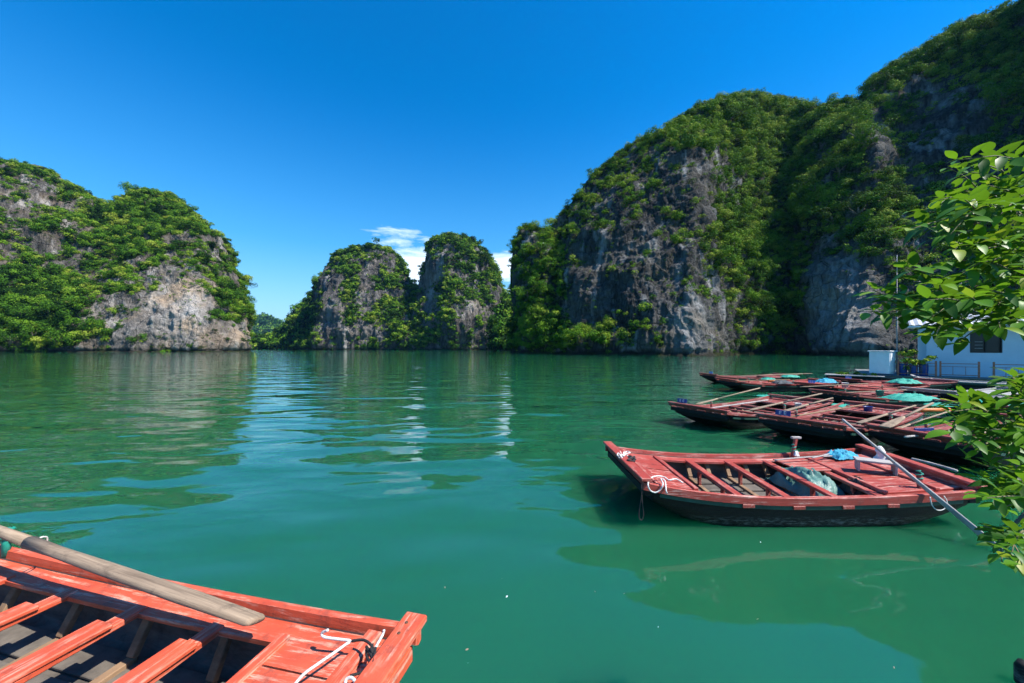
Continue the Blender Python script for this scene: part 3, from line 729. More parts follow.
def crumple(name, c, size, mat, seed, label, cat, ang=0, amp=.25, group=None, sub=26, flat=0.0):
    """a heap of cloth or tarpaulin: a sagging folded mound"""
    V = []; n = sub
    for i in range(n + 1):
        for j in range(n + 1):
            x = -1 + 2 * i / n; y = -1 + 2 * j / n; V.append((x, y))
    A = np.array([(x, y, 0) for x, y in V], np.float32)
    d = np.maximum(np.abs(A[:, 0]), np.abs(A[:, 1])) * .6 + np.hypot(A[:, 0], A[:, 1]) * .4
    hgt = np.clip(1 - d ** 2.6, 0, 1) ** .7
    fo = fbm(A * np.array([2.2, 1.6, 1]) + seed * 3.1, 4, .55, True) * amp
    wob = fbm(A * 1.3 + seed * 5, 2) * .16
    X = A[:, 0] * (1 + wob) * size[0] / 2; Y = A[:, 1] * (1 + fbm(A * 1.3 + seed * 9, 2) * .2) * size[1] / 2
    Z = np.maximum(hgt * (1 + fo * 1.3) * size[2], 0) + fo * .03
    ca, sa = math.cos(ang), math.sin(ang)
    G = np.stack([X * ca - Y * sa, X * sa + Y * ca, Z], 1)
    top = [Vector(map(float, g)) for g in G]; bot = [Vector((g.x * .98, g.y * .98, min(g.z * .9, g.z - .006))) for g in top]
    m_ = MB(); k = n + 1
    m_.add(top, [(i * k + j, (i + 1) * k + j, (i + 1) * k + j + 1, i * k + j + 1) for i in range(n) for j in range(n)], 0, True)
    m_.add(bot, [(i * k + j, i * k + j + 1, (i + 1) * k + j + 1, (i + 1) * k + j) for i in range(n) for j in range(n)], 0, True)
    o = m_.build(name, mat); o.location = c; tag(o, label, cat, group); return o
def rowlock(e, B, x, y, h=.26, lean=(0, 0), cap=True, mat=None, wrap=None):
    u = x / B.L; z = B.z(u); ML = mat or M_rib
    p = MB(); a = Vector((x, y, z - .02)); b = a + Vector((lean[0], lean[1], h)); p.beam(a, b, .05, .05, up=(1, 0, 0)); o = p.build('oar_post', ML, e)
    if cap:
        q = MB(); q.box(b + Vector((0, 0, .01)), (.17, .055, .04), bev=.006); q.build('post_cap', M_grey, o)
    if wrap:
        q = MB(); c = a + (b - a) * (.85 if h < .3 else .42); pts = [c + Vector((math.cos(t * 1.3) * .036, math.sin(t * 1.3) * .036, -.05 + .012 * t)) for t in range(14)]
        q.tube(pts, .009, 6); q.build('cord_lashing', wrap, o)
    return b

# --- the near boat at the bottom left
A_F = math.atan2(1.08, -4.34)
dF = Vector((math.cos(A_F), math.sin(A_F), 0)); nF = Vector((-dF.y, dF.x, 0))      # nF: towards the camera side
if nF.y > 0: nF = -nF
WF = 1.75
bc = P(424, 618, .62); bowF = Vector((bc.x, bc.y, 0)) + nF * (WF / 2 * .92 + .05)
eF, BF = make_boat(bowF, A_F, 5.6, WF, 'front', 'orange-red wooden sampan at the bottom left corner of the picture', thw=(1.50, 2.28, 3.06, 3.84, 4.6), bow=.92, stern=.6, nails=True, zb=.54, zm=.44, zs=.52, thw_posts=False)
far = 1 if (wp(eF, 0, 1, 0) - wp(eF, 0, 0, 0)).y > 0 else -1        # local side away from the camera
# weathered planks lying on the thwarts
for k, x in enumerate((1.50, 2.28, 3.06)):
    m_ = MB(); m_.beam((x, far * .48, BF.z(x / 5.6) + .004), (x + .04, -far * .5, BF.z(x / 5.6) + .004), .165, .034, bev=.012)
    m_.build('seat_plank', RED['front'][1], eF)
oar(P(257, 621, .62), P(-70, 508, .86), 2.5, 'weathered wooden oar lying along the rim of the near bottom-left sampan', wide=.17, r=.046, roll=.35)
rope('cord_ring', [P(40, 543, .72) + Vector((math.cos(t * .9) * .012, math.sin(t * .9) * .05, math.cos(t * .9) * .05)) for t in range(9)], .006, M_rope, 'thin white cord wound round the oar of the near sampan')
m_ = MB(); pp = P(6, 541, .60); m_.tube([pp + Vector((0, 0, -.16)), pp + Vector((0, .0, .12))], .03, 8); m_.tube([pp + Vector((math.cos(t * 1.2) * .05, math.sin(t * 1.2) * .05, .0 + .010 * t)) for t in range(12)], .016, 6)
pp = P(8, 540, .60)
o = m_.build('oar_post_with_cord', M_teal, eF); o.matrix_world = Matrix.Identity(4); o.parent = None
tag(o, 'short post wound with green cord at the left edge of the near sampan', 'oar post')
rope('white_mooring_rope', [P(283, 700, .60), P(302, 676, .60), P(318, 664, .60), P(331, 655, .602), P(345, 645, .602), P(350, 641, .60), P(336, 639, .60), P(324, 637, .60), P(322, 633, .61), P(328, 630, .64)], .0085, M_rope, 'flat white rope snaking across the bow deck of the near sampan', n=6)
rope('white_rope_end', [P(345, 690, .60), P(346, 680, .60), P(352, 678, .61), P(358, 686, .60)], .0085, M_rope, 'short loop of white rope at the bottom edge of the near sampan')
rope('white_rope_tie', [P(372, 655, .60), P(377, 645, .62), P(383, 634, .64), P(384, 630, .66)], .008, M_rope, 'short white rope end standing beside the black tangle on the near sampan')
rs_ = random.Random(4); tp = [P(352, 641, .61), P(363, 640, .63), P(371, 645, .64), P(374, 652, .63)]
for k in range(16): tp.append(P(372 + rs_.uniform(-7, 5), 656 + rs_.uniform(-10, 14), .60 + rs_.uniform(0, .05)))
tp += [P(362, 672, .60), P(350, 676, .60)]
rope('black_rope_tangle', tp, .008, M_brope, 'tangled black rope hanging between deck board and end beam of the near sampan', n=5)

# --- the main boat right of centre
eM, BM = make_boat(Vector((1.72, 5.86, 0)), math.atan2(.06, 4.5), 4.72, 2.0, 'main', 'red sampan floating alone in front of the others, a grey-green tarpaulin inside', thw=(1.43, 2.12, 2.80, 3.42), bow=.86, stern=1.22, zb=.57, zm=.37, zs=.48, bw=.93, sw=1.02, skew=.17)
m_ = MB()
for k in range(5):
    m_.beam((3.0, .2 + .13 * k, BM.z(.66) + .005), (3.55, .2 + .13 * k, BM.z(.74) + .005), .12, .025)
m_.build('mid_deck', RED['main'][0], eM)
rowlock(eM, BM, 3.44, .90, .36, (.10, .03), True, RED['main'][1], M_teal)
rowlock(eM, BM, 4.0, -.72, .20, (.02, .03), False, RED['main'][1], M_teal)
crumple('tarpaulin', wp(eM, 3.06, .12, .10), (.66, 1.0, .20), M_tarp, 2, 'crumpled grey-green tarpaulin stuffed between the seats of the lone front sampan', 'tarpaulin', amp=.4)
crumple('dark_cloth', wp(eM, 3.50, -.32, .20), (.30, .40, .13), M_dkcloth, 5, 'dark brown cloth heaped beside the tarpaulin in the lone front sampan', 'cloth', amp=.5)
crumple('blue_cloth', wp(eM, 4.20, .72, .44), (.50, .32, .06), M_blue, 7, 'bright blue cloth spread on the rear deck of the lone front sampan', 'cloth', ang=.2, amp=.6)
crumple('white_rag', wp(eM, 3.50, .88, .42), (.09, .08, .05), M_white, 9, 'white rag tied at the foot of the far oar post of the lone front sampan', 'rag', amp=.5, sub=14)
# stool
se = empty('stool', wp(eM, 4.04, -.05, BM.z(.86) + .012), -.55, 'low grey wooden stool standing on the rear deck under the long pole', 'stool')
m_ = MB(); m_.box((0, 0, .17), (.50, .22, .03), bev=.004); m_.build('seat', M_grey, se)
for sx in (-1, 1):
    m_ = MB(); m_.box((sx * .215, 0, .077), (.03, .20, .155), bev=.004); m_.build('leg', M_grey, se)
# white wrapped motor head behind the stool
me_ = empty('wrapped_post', wp(eM, 4.62, .42, BM.z(.95)), 0, 'stubby post wrapped in white cloth on the rear deck behind the stool', 'wrapped post')
m_ = MB(); m_.tube([(0, 0, 0), (0, 0, .10), (-.02, 0, .2)], .025, 8); m_.build('post', M_rib, me_)
m_ = MB(); rings = []
for k in range(9):
    t = k / 8; rr = [.10, .085, .06, .055, .06, .065, .06, .045, .015][k]
    rings.append([Vector((math.cos(a) * rr * (1 + .25 * math.sin(3 * a + k)) - .03 * t, math.sin(a) * rr * (1 + .2 * math.cos(2 * a + k)), .02 + .24 * t)) for a in [i * math.pi / 7 for i in range(14)]])
m_.loft(rings, cap=True); m_.build('cloth_wrap', M_white, me_)
rope('wire_coil', [wp(eM, 4.75 + .05 * math.cos(t * .8) + t * .003, .42 + .05 * math.sin(t * .8), BM.z(.9) + .12 + .04 * math.sin(t * .8)) for t in range(22)], .004, M_brope, 'loose dark wire coil beside the white wrapped post', 'wire')
rope('grey_bundle', [P(912, 459, .50), P(925, 462, .51), P(940, 466, .50), P(957, 471, .49)], .022, M_grey, 'thin grey pole lying along the far stern rim of the lone front sampan', 'pole')
# long pole oar leaning over the stern
oar(P(1012, 560, -.05), P(842, 419, 1.32), 1.3, 'long grey oar slanting from the water up over the lone front sampan', wide=.085, r=.021, mat=M_grey, roll=1.2)
rope('thin_stick', [P(775, 460, .47), P(810, 457, .48), P(850, 455.5, .48)], .013, M_grey, 'thin pale stick lying from the far rim towards the tarpaulin', 'stick')
rope('thin_stick', [P(812, 458, .49), P(825, 455, .50), P(838, 451.5, .51)], .012, M_grey, 'short pale stick crossing the longer one on the far rim', 'stick')
# ropes at the bow
zb = .64
rope('white_rope_coil', [P(683, 483, .58), P(676, 479, .61), P(669, 480, .62), P(664, 477, .61), P(657, 476, .63), P(651, 478, .63), Q(648, 484, 4.85), Q(650, 490, 4.84), Q(655, 492.5, 4.84), Q(660, 490, 4.84), Q(663, 484, 4.85), P(661, 479, .62), P(665, 481, .62), Q(666, 490, 4.84), Q(667, 493, 4.84)], .0095, M_rope, 'white rope coil hanging over the near bow corner of the lone front sampan')
rs_ = random.Random(8)
rope('white_rope_knot', [P(617, 449, .67)] + [P(622 + rs_.uniform(-5, 8), 455 + rs_.uniform(-4, 4), .66 + rs_.uniform(0, .04)) for _ in range(12)] + [P(632, 462, .66)], .0095, M_rope, 'knotted white rope on the far bow corner of the lone front sampan')
rope('black_rope_knot', [P(624, 457, .66)] + [P(631 + rs_.uniform(-4, 4), 459 + rs_.uniform(-3, 3), .66 + rs_.uniform(0, .04)) for _ in range(9)], .015, M_brope, 'black rope knot beside the white one on the bow of the lone front sampan')
rope('black_rope_loop', [Q(641, 484, 4.9), Q(641.5, 495, 4.9), Q(639.5, 508, 4.9), Q(639, 517, 4.9), Q(641.5, 520, 4.9), Q(643.5, 515, 4.9), Q(642.5, 505, 4.9), Q(641.8, 495, 4.9)], .008, M_brope, 'black rope loop hanging from the bow towards the water')
rope('cream_rope_loop', [Q(930, 497, 4.78), Q(932, 505, 4.78), Q(937, 510, 4.78), Q(944, 509, 4.78), Q(947, 502, 4.78), Q(944, 496, 4.78)], .006, M_rope, 'thin cream cord loop hanging under the near rear rim of the lone front sampan')

# --- the moored cluster
GRP = 'sampans moored side by side'
def cl(bx, by, ang, L, Wd, pal, label, thw=(1.5, 2.2, 2.9, 3.6), **k):
    return make_boat(Vector((bx, by, 0)), math.radians(ang), L, Wd, pal, label, GRP, thw=thw, thin=.045, **k)
eA, BA = cl(5.5, 11.1, 27, 5.8, 2.05, 'old', 'red sampan with pale oar across its bow, directly left of the dusty-red one', plate=(.12, .55, 0), stern=1.3)
eB, BB = cl(7.0, 9.1, 30, 5.8, 2.0, 'old', 'dusty red sampan between the two nearest moored ones, two pale oars over it', plate=(.12, .35, 0), stern=1.3)
eC, BC = cl(8.42, 7.62, 20, 5.8, 2.0, 'dark', 'dark red sampan moored just behind the lone one, fan of oars on its bow', stern=1.3)
eD, BD = cl(13.3, 25.2, 8, 6.0, 1.9, 'old', 'red sampan farthest out in the moored row with a thin pole across it', stern=1.6, plate=(.12, -.2, 1))
eE, BE = cl(12.1, 21.0, 4, 6.0, 2.0, 'main', 'red sampan with orange inside, second farthest bow to the left', stern=1.6)
eG, BG = cl(14.8, 18.2, 12, 6.0, 2.0, 'main', 'bright red flat-decked sampan with a bright blue plate in the moored group', stern=2.6, bow=1.6, thw=(2.0, 2.6, 3.1), plate=(.3, .3, 1))
eH, BH = cl(12.9, 14.9, 16, 5.8, 1.9, 'old', 'dusty red sampan under a turquoise net behind the second sampan of the row', stern=2.0)
eI, BI = cl(19.0, 21.2, 4, 5.8, 2.0, 'dark', 'red sampan with green net on its stern beside the house raft', stern=1.6, plate=(.5, .2, 1))
eJ, BJ = cl(17.6, 15.6, 10, 5.8, 2.1, 'grey', 'grey bare-wood sampan with flat weathered deck among the moored red ones', stern=2.4, bow=2.4, thw=(2.6, 3.2))
eK, BK = cl(14.6, 11.7, 20, 5.8, 1.9, 'dark', 'dark red sampan between the turquoise nets, partly behind the leaves', stern=1.6)
eL, BL = cl(25.5, 23.6, -43, 6.5, 1.8, 'grey', 'black hulled grey boat with thin pale rim moored against the house raft', stern=2.0, thw=(2.4, 3.4, 4.4), ends=False)
for (ee, BB_, ps) in ((eA, BA, ((1.9, .8), (3.2, -.8))), (eB, BB, ((1.9, .8), (3.4, -.8))), (eC, BC, ((2.2, .8), (3.6, -.7))), (eE, BE, ((2.0, .8), (3.4, -.8))), (eG, BG, ((2.6, .8), (3.2, -.8))), (eH, BH, ((2.0, .8), (3.6, -.7))), (eK, BK, ((2.0, .7), (3.2, -.7)))):
    for x, y in ps: rowlock(ee, BB_, x, y, .20, (0, 0), False, RED['main'][1], M_teal)
OG = 'oars laid across the moored sampans'
oar(P(697, 404, .68), P(760, 388, 1.05), .9, 'pale oar across the bow of the leftmost moored sampan', wide=.14, r=.024)
oar(P(750, 410, .66), P(822, 393.5, 1.10), 1.0, 'pale oar from the second moored bow up across the leftmost sampan', wide=.15, r=.026)
oar(P(777, 413, .66), P(833, 398, 1.05), .9, 'shorter pale oar just right of the one crossing the leftmost sampan', wide=.15, r=.026)
oar(P(858, 423, .68), P(916, 405.5, 1.05), .8, 'slim oar with its blade on the nearest moored bow', wide=.13, r=.024)
oar(P(884, 427, .70), P(933, 403, 1.12), .75, 'broad bladed oar rising beside the slim one on the nearest moored sampan', wide=.22, r=.03)
oar(P(893, 430, .60), P(950, 411, .85), .7, 'thin pale oar lowest of those fanned over the nearest moored sampan', wide=.10, r=.02)
oar(P(812, 373.5, .85), P(740, 376, .72), .6, 'thin pole over the farthest moored sampan', wide=.10, r=.03)
oar(P(975, 434, .62), P(1040, 412, .9), .7, 'pale oar behind the leaves at the stern of the nearest moored sampan', wide=.18, r=.028)
def net(c, r, seed, label, sq=.35, z=.10, mat=None, ang=0): return crumple('fishing_net', c, (r * 2, r * 2 * sq, z * .4), mat or M_net, seed, label, 'fishing net', ang, .5, sub=22)
net(P(770, 396.5, .42), .42, 21, 'round turquoise net lying in the leftmost moored sampan', .9, .06)
net(P(844, 405.5, .42), .40, 22, 'round turquoise net lying in the second moored sampan', .9, .06)
net(P(912, 399.5, .58), .72, 23, 'large turquoise net heaped behind the oars of the nearest moored sampan', .7, .26)
net(P(905, 383, .60), .55, 24, 'green net on the sampan beside the house raft', .8, .30)
net(P(826, 382.5, .55), .42, 25, 'pale blue tarp bundle beside the bright blue plate', .8, .30, M_blue)
net(P(790, 377, .45), .5, 26, 'green net inside the farthest moored sampan', .7, .22)
net(P(782, 383.5, .45), .45, 27, 'dark grey bundle on the rim of the second farthest sampan', .7, .26, plain('dark_grey_sacking', (.05, .06, .07), .8, .4))
net(P(948, 405, .48), .8, 28, 'turquoise net behind the leaves on the right', .6, .12)
net(P(995, 404, .55), .8, 29, 'turquoise net at the right behind the branch', .6, .2)
net(P(768, 379.5, .42), .38, 31, 'green net in the second farthest sampan', .8, .16)
M_orange = plain('orange_float_plastic', (.62, .16, .02), .5, .2, 6)
def float_tube(c, ln, ang, label, mat=None):
    m_ = MB(); d = Vector((math.cos(ang), math.sin(ang), 0)) * ln / 2
    m_.tube([-d, -d * .96, d * .96, d], [.03, .06, .06, .03], 10); o = m_.build('float', mat or M_orange); o.location = c; tag(o, label, 'float'); return o
float_tube(P(935, 410, .56), 1.0, .1, 'long orange float lying across the nearest moored sampan')
float_tube(P(776, 381, .56), .9, .05, 'orange float in the second farthest sampan')
float_tube(P(930, 421, .50), .5, .1, 'short white and pale float inside the nearest moored sampan', M_white)
m_ = MB(); m_.box((0, 0, .035), (.50, .03, .07), bev=.004); o = m_.build('blue_plate', M_plate); o.location = P(924, 431, .50); o.rotation_euler = (0, 0, .1); tag(o, 'long dark blue plate standing on the nearest moored sampan', 'sign plate')

# ------------------------------------------------------------------ floating house
HA = math.radians(-43)
M_wall = plain('pale_blue_white_wall', (.62, .70, .76), .8, .06, 1.5, bump=.004)
M_roof = plain('grey_corrugated_sheet', (.42, .44, .47), .5, .2, 1.2, metal=.2)
M_dark = plain('dark_window_interior', (.006, .006, .007), .3, .3)
M_rust = plain('rusty_orange_rail', (.42, .15, .09), .7, .4, 9)
M_deck = wood('raft_planks', (.10, .10, .10), (.25, .25, .25), (2, 18, 18))
M_barrel = plain('blue_plastic_barrel', (.012, .045, .22), .45, .2, 6)
HX, HY = 29.9, 26.7
def hw(x, y, z): return Matrix.Translation((HX, HY, 0)) @ Matrix.Rotation(HA, 4, 'Z') @ Vector((x, y, z))
ra = empty('raft', hw(0, 0, 0), HA, 'dark plank raft on floats that carries the pale blue house', 'raft')
m_ = MB()
for k in range(32): m_.beam((-3.0 + k * .5, -1.9, .40), (-3.6 + k * .5, 7.5, .40), .485, .05)
m_.build('deck', M_deck, ra)
for y in (-1.7, 2.5, 6.8):
    m_ = MB(); m_.beam((-3.2, y, .29), (13.5, y, .29), .16, .16); m_.build('bearer', M_deck, ra)
for k in range(9):
    for y in (-1.2, 5.5):
        m_ = MB(); m_.tube([(-3 + k * 1.9, y - .5, .02), (-3 + k * 1.9, y + .5, .02)], .24, 12); m_.build('drum', M_barrel, ra)
ho = empty('floating_house', hw(0, 0, .43), HA, 'pale blue one-storey house with grey corrugated roof on the raft at the right', 'house')
m_ = MB(); zt = 3.55; LX = 12.0; DY = 5.2
wx0, wx1, wz0, wz1 = 2.0, 3.35, 1.65, 3.05
# front wall built round the window opening
def wallbox(a, b):
    m_.box([(p + q) / 2 for p, q in zip(a, b)], [q - p for p, q in zip(a, b)])
wallbox((0, 0, 0), (wx0, .12, zt)); wallbox((wx1, 0, 0), (LX, .12, zt)); wallbox((wx0, 0, 0), (wx1, .12, wz0)); wallbox((wx0, 0, wz1), (wx1, .12, zt))
wallbox((0, .12, 0), (.12, DY, zt)); wallbox((LX - .12, .12, 0), (LX, DY, zt)); wallbox((.12, DY - .12, 0), (LX - .12, DY, zt))
m_.build('wall', M_wall, ho)
m_ = MB(); n_ = 150; rings = []
for j, (y, z) in enumerate(((-1.0, 3.60), (DY / 2, 4.75), (DY + .8, 3.60))):
    rings.append([Vector((-.9 + (LX + 2) * i / n_, y, z + .03 * math.sin(i * math.pi / 2 * 1.0))) for i in range(n_ + 1)])
m_.loft(rings, closed=False, smooth=False)
m_.loft([[p - Vector((0, 0, .012)) for p in r_] for r_ in rings], closed=False, smooth=False)
m_.build('roof', M_roof, ho)
m_ = MB(); m_.box((LX / 2 - .15, -.96, 3.50), (LX + 2, .05, .10)); m_.build('eave_board', M_wall, ho)
wf = MB()
for a, b in (((wx0, -.03, wz0), (wx0 + .06, .10, wz1)), ((wx1 - .06, -.03, wz0), (wx1, .10, wz1)), ((wx0 + .06, -.03, wz1 - .06), (wx1 - .06, .10, wz1)), ((wx0 + .06, -.03, wz0), (wx1 - .06, .10, wz0 + .06)), (((wx0 + wx1) / 2 - .03, -.02, wz0 + .06), ((wx0 + wx1) / 2 + .03, .09, wz1 - .06))):
    wf.box([(p + q) / 2 for p, q in zip(a, b)], [q - p for p, q in zip(a, b)])
M_dkframe = plain('dark_window_frame', (.02, .018, .016), .6, .3)
wo_ = wf.build('window', M_dkframe, ho)
m_ = MB(); m_.box(((wx0 + wx1) / 2, .16, (wz0 + wz1) / 2), (wx1 - wx0 - .02, .02, wz1 - wz0 - .02)); m_.build('pane', M_dark, wo_)
for k in range(3):
    m_ = MB(); m_.box((wx0 + .38, .06, wz0 + .3 + k * .22), (.34, .02, .04)); m_.build('louvre', M_grey, wo_)
# railings
def railing(x0, x1, label):
    e = empty('railing', hw(x0, -1.55, .43), HA, label, 'railing', 'rusty railings along the raft edge')
    Lr = x1 - x0; n_ = max(2, int(Lr / .42))
    for z in (.92, .16): 
        m_ = MB(); m_.beam((0, 0, z), (Lr, 0, z), .045, .045); m_.build('rail', M_rust, e)
    m_ = MB(); m_.beam((0, 0, .72), (Lr, 0, .72), .03, .03); m_.build('rail', M_rust, e)
    for x in (0, Lr):
        m_ = MB(); m_.box((x, 0, .54), (.09, .09, 1.08), bev=.01); m_.build('post', M_rust, e)
    for k in range(1, n_):
        m_ = MB(); m_.tube([(Lr * k / n_, 0, .16), (Lr * k / n_, 0, .74)], .014, 6); m_.build('baluster', M_rust, e)
railing(.5, 2.15, 'rusty railing on the raft edge left of the window, between tubs and gap')
railing(2.75, 6.5, 'rusty railing on the raft edge right of the gap, running out of frame')
railing(-1.5, .3, 'short rusty railing beside the blue tubs')
# cabinet, tubs, bush, mast
M_cab = plain('white_painted_cabinet', (.78, .80, .80), .5, .06, 3)
ce = empty('cabinet', hw(-2.3, -1.3, .43), math.radians(22), 'white cabinet at the left end of the raft', 'cabinet')
m_ = MB(); m_.box((0, 0, .90), (.85, 1.15, 1.6), bev=.02); m_.build('body', M_cab, ce)
m_ = MB(); m_.box((0, 0, 1.74), (.98, 1.3, .07), bev=.015); m_.build('lid', M_cab, ce)
m_ = MB(); m_.box((0, -.59, .92), (.68, .025, 1.35), bev=.008); d_ = m_.build('door', M_cab, ce)
m_ = MB(); m_.tube([(.26, -.62, .85), (.26, -.62, 1.05)], .02, 6); m_.build('handle', M_rust, d_)
for k, (x, y) in enumerate(((-1.25, -1.35), (-.75, -1.35), (-.25, -1.35))):
    m_ = MB(); m_.tube([(0, 0, 0), (0, 0, .03), (0, 0, .36), (0, 0, .40), (0, 0, .82), (0, 0, .85)], [.20, .22, .22, .235, .23, .21], 16)
    o = m_.build('blue_tub', M_barrel); o.location = hw(x, y, .43); tag(o, 'dark blue plastic tub in the short row under the yellow-green bush', 'tub', 'row of blue tubs')
mp = empty('mast', Vector(((897 - 512) / F * 27.6, 27.6, .43)), 0, 'thin tall metal mast rising beside the white cabinet', 'mast')
m_ = MB(); m_.tube([(0, 0, 0), (0, 0, 5.0), (0, 0, 5.02), (0, 0, 7.6)], [.045, .04, .022, .02], 8); m_.build('pole', M_grey, mp)
m_ = MB(); m_.tube([(0, 0, 7.6), (0, 0, 8.9)], .012, 6); m_.build('antenna', M_white, mp)
for (c, label, seed, rad, tt0) in ((hw(-.95, -1.55, 1.45), 'yellow-green potted bush above the blue tubs', 5, .62, 1.0), (hw(-.35, -1.5, 1.35), 'second yellow-green bush against the corner of the house', 6, .5, .95)):
    e = empty('potted_bush', Vector((c.x, c.y, .43)), 0, label, 'bush')
    rs = np.random.RandomState(seed); h = c.z - .43
    m_ = MB()
    for k in range(5): m_.tube([(0, 0, .1), (.1 * math.cos(k * 1.3), .1 * math.sin(k * 1.3), h * .6), (.3 * math.cos(k * 1.3), .3 * math.sin(k * 1.3), h)], [.025, .02, .01], 5)
    m_.build('stem', BARK, e)
    cc = np.array([[0, 0, h]]) + rs.normal(size=(6, 3)) * rad * .45
    V, tt = leaves(cc, np.full(6, rad * .5), np.full(6, 70), np.full(6, .09), np.full(6, tt0), rs); leaf_object('foliage', V, tt, LEAF, e)
# low weedy raft in front of the cabinet
ge = empty('small_float_raft', hw(-3.9, -1.9, 0), HA, 'low plank float with weeds at the left tip of the house raft', 'raft')
m_ = MB()
for k in range(4): m_.beam((-1.6, -.6 + k * .35, .34), (1.7, -.6 + k * .35, .34), .3, .06)
m_.build('deck', M_grey, ge)
m_ = MB(); m_.box((0, 0, .15), (3.0, 1.1, .30), bev=.03); m_.build('float_body', M_hull, ge)
rs = np.random.RandomState(3); cc = np.stack([rs.uniform(-1, 1.4, 9), rs.uniform(-.4, .4, 9), np.full(9, .45)], 1)
V, tt = leaves(cc, np.full(9, .2), np.full(9, 40), np.full(9, .06), np.full(9, .6), rs); leaf_object('weeds', V, tt, LEAF, ge)

# ------------------------------------------------------------------ rock bank out of frame at the right, and the overhanging tree
M_bank = rock_material('bank_rock', (.22, .21, .20), (.08, .08, .08), (.25, .2, .15), (.05, .055, .02), 6.0, .3)
n1, n2 = 90, 60; U, Vv = np.meshgrid(np.linspace(0, 1, n1), np.linspace(0, 1, n2), indexing='ij')
Xb = 2.35 + U * 16; Yb_ = -8 + Vv * 9.9 - U * .8
hb = .9 * sstep(0, .08, U) * sstep(0, .1, 1 - Vv) - .6
hb = hb + (fbm(np.stack([Xb, Yb_, 0 * Xb], -1).reshape(-1, 3) * .8, 5).reshape(Xb.shape)) * .22 * sstep(0, .1, U)
G = np.stack([Xb, Yb_, hb], -1); ii = (np.arange(n1 - 1)[:, None] * n2 + np.arange(n2 - 1)[None]).ravel()
o = link('rock_bank', np_mesh('rock_bank', G.reshape(-1, 3), np.stack([ii, ii + n2, ii + n2 + 1, ii + 1], 1)), None, [M_bank]); tag(o, kind='structure')

def big_leaf_mat():
    n = NM('glossy_broad_leaf'); t = n.attr('tint').outputs['Fac']
    col = n.ramp(t, [(0, (.012, .050, .006)), (.5, (.042, .15, .010)), (.85, (.13, .31, .014)), (1, (.32, .36, .03))])
    col = n.mix(n.ramp(n.noise(n.co(), 30, 4, .6), [(.35, 0), (.75, .25)]), col, (.02, .08, .01))
    n.set('Base Color', col); n.set('Roughness', .46); n.set('Specular IOR Level', .3)
    tr = n.n('ShaderNodeBsdfTranslucent'); n.L(n.mix(.35, col, (.26, .44, .015)), tr.inputs[0])
    ms = n.n('ShaderNodeMixShader'); ms.inputs[0].default_value = .38
    n.L(n.b.outputs[0], ms.inputs[1]); n.L(tr.outputs[0], ms.inputs[2]); n.L(ms.outputs[0], n.out.inputs[0]); return n.m
BLEAF = big_leaf_mat()
M_twig = plain('green_brown_twig', (.13, .12, .05), .8, .3, 30)
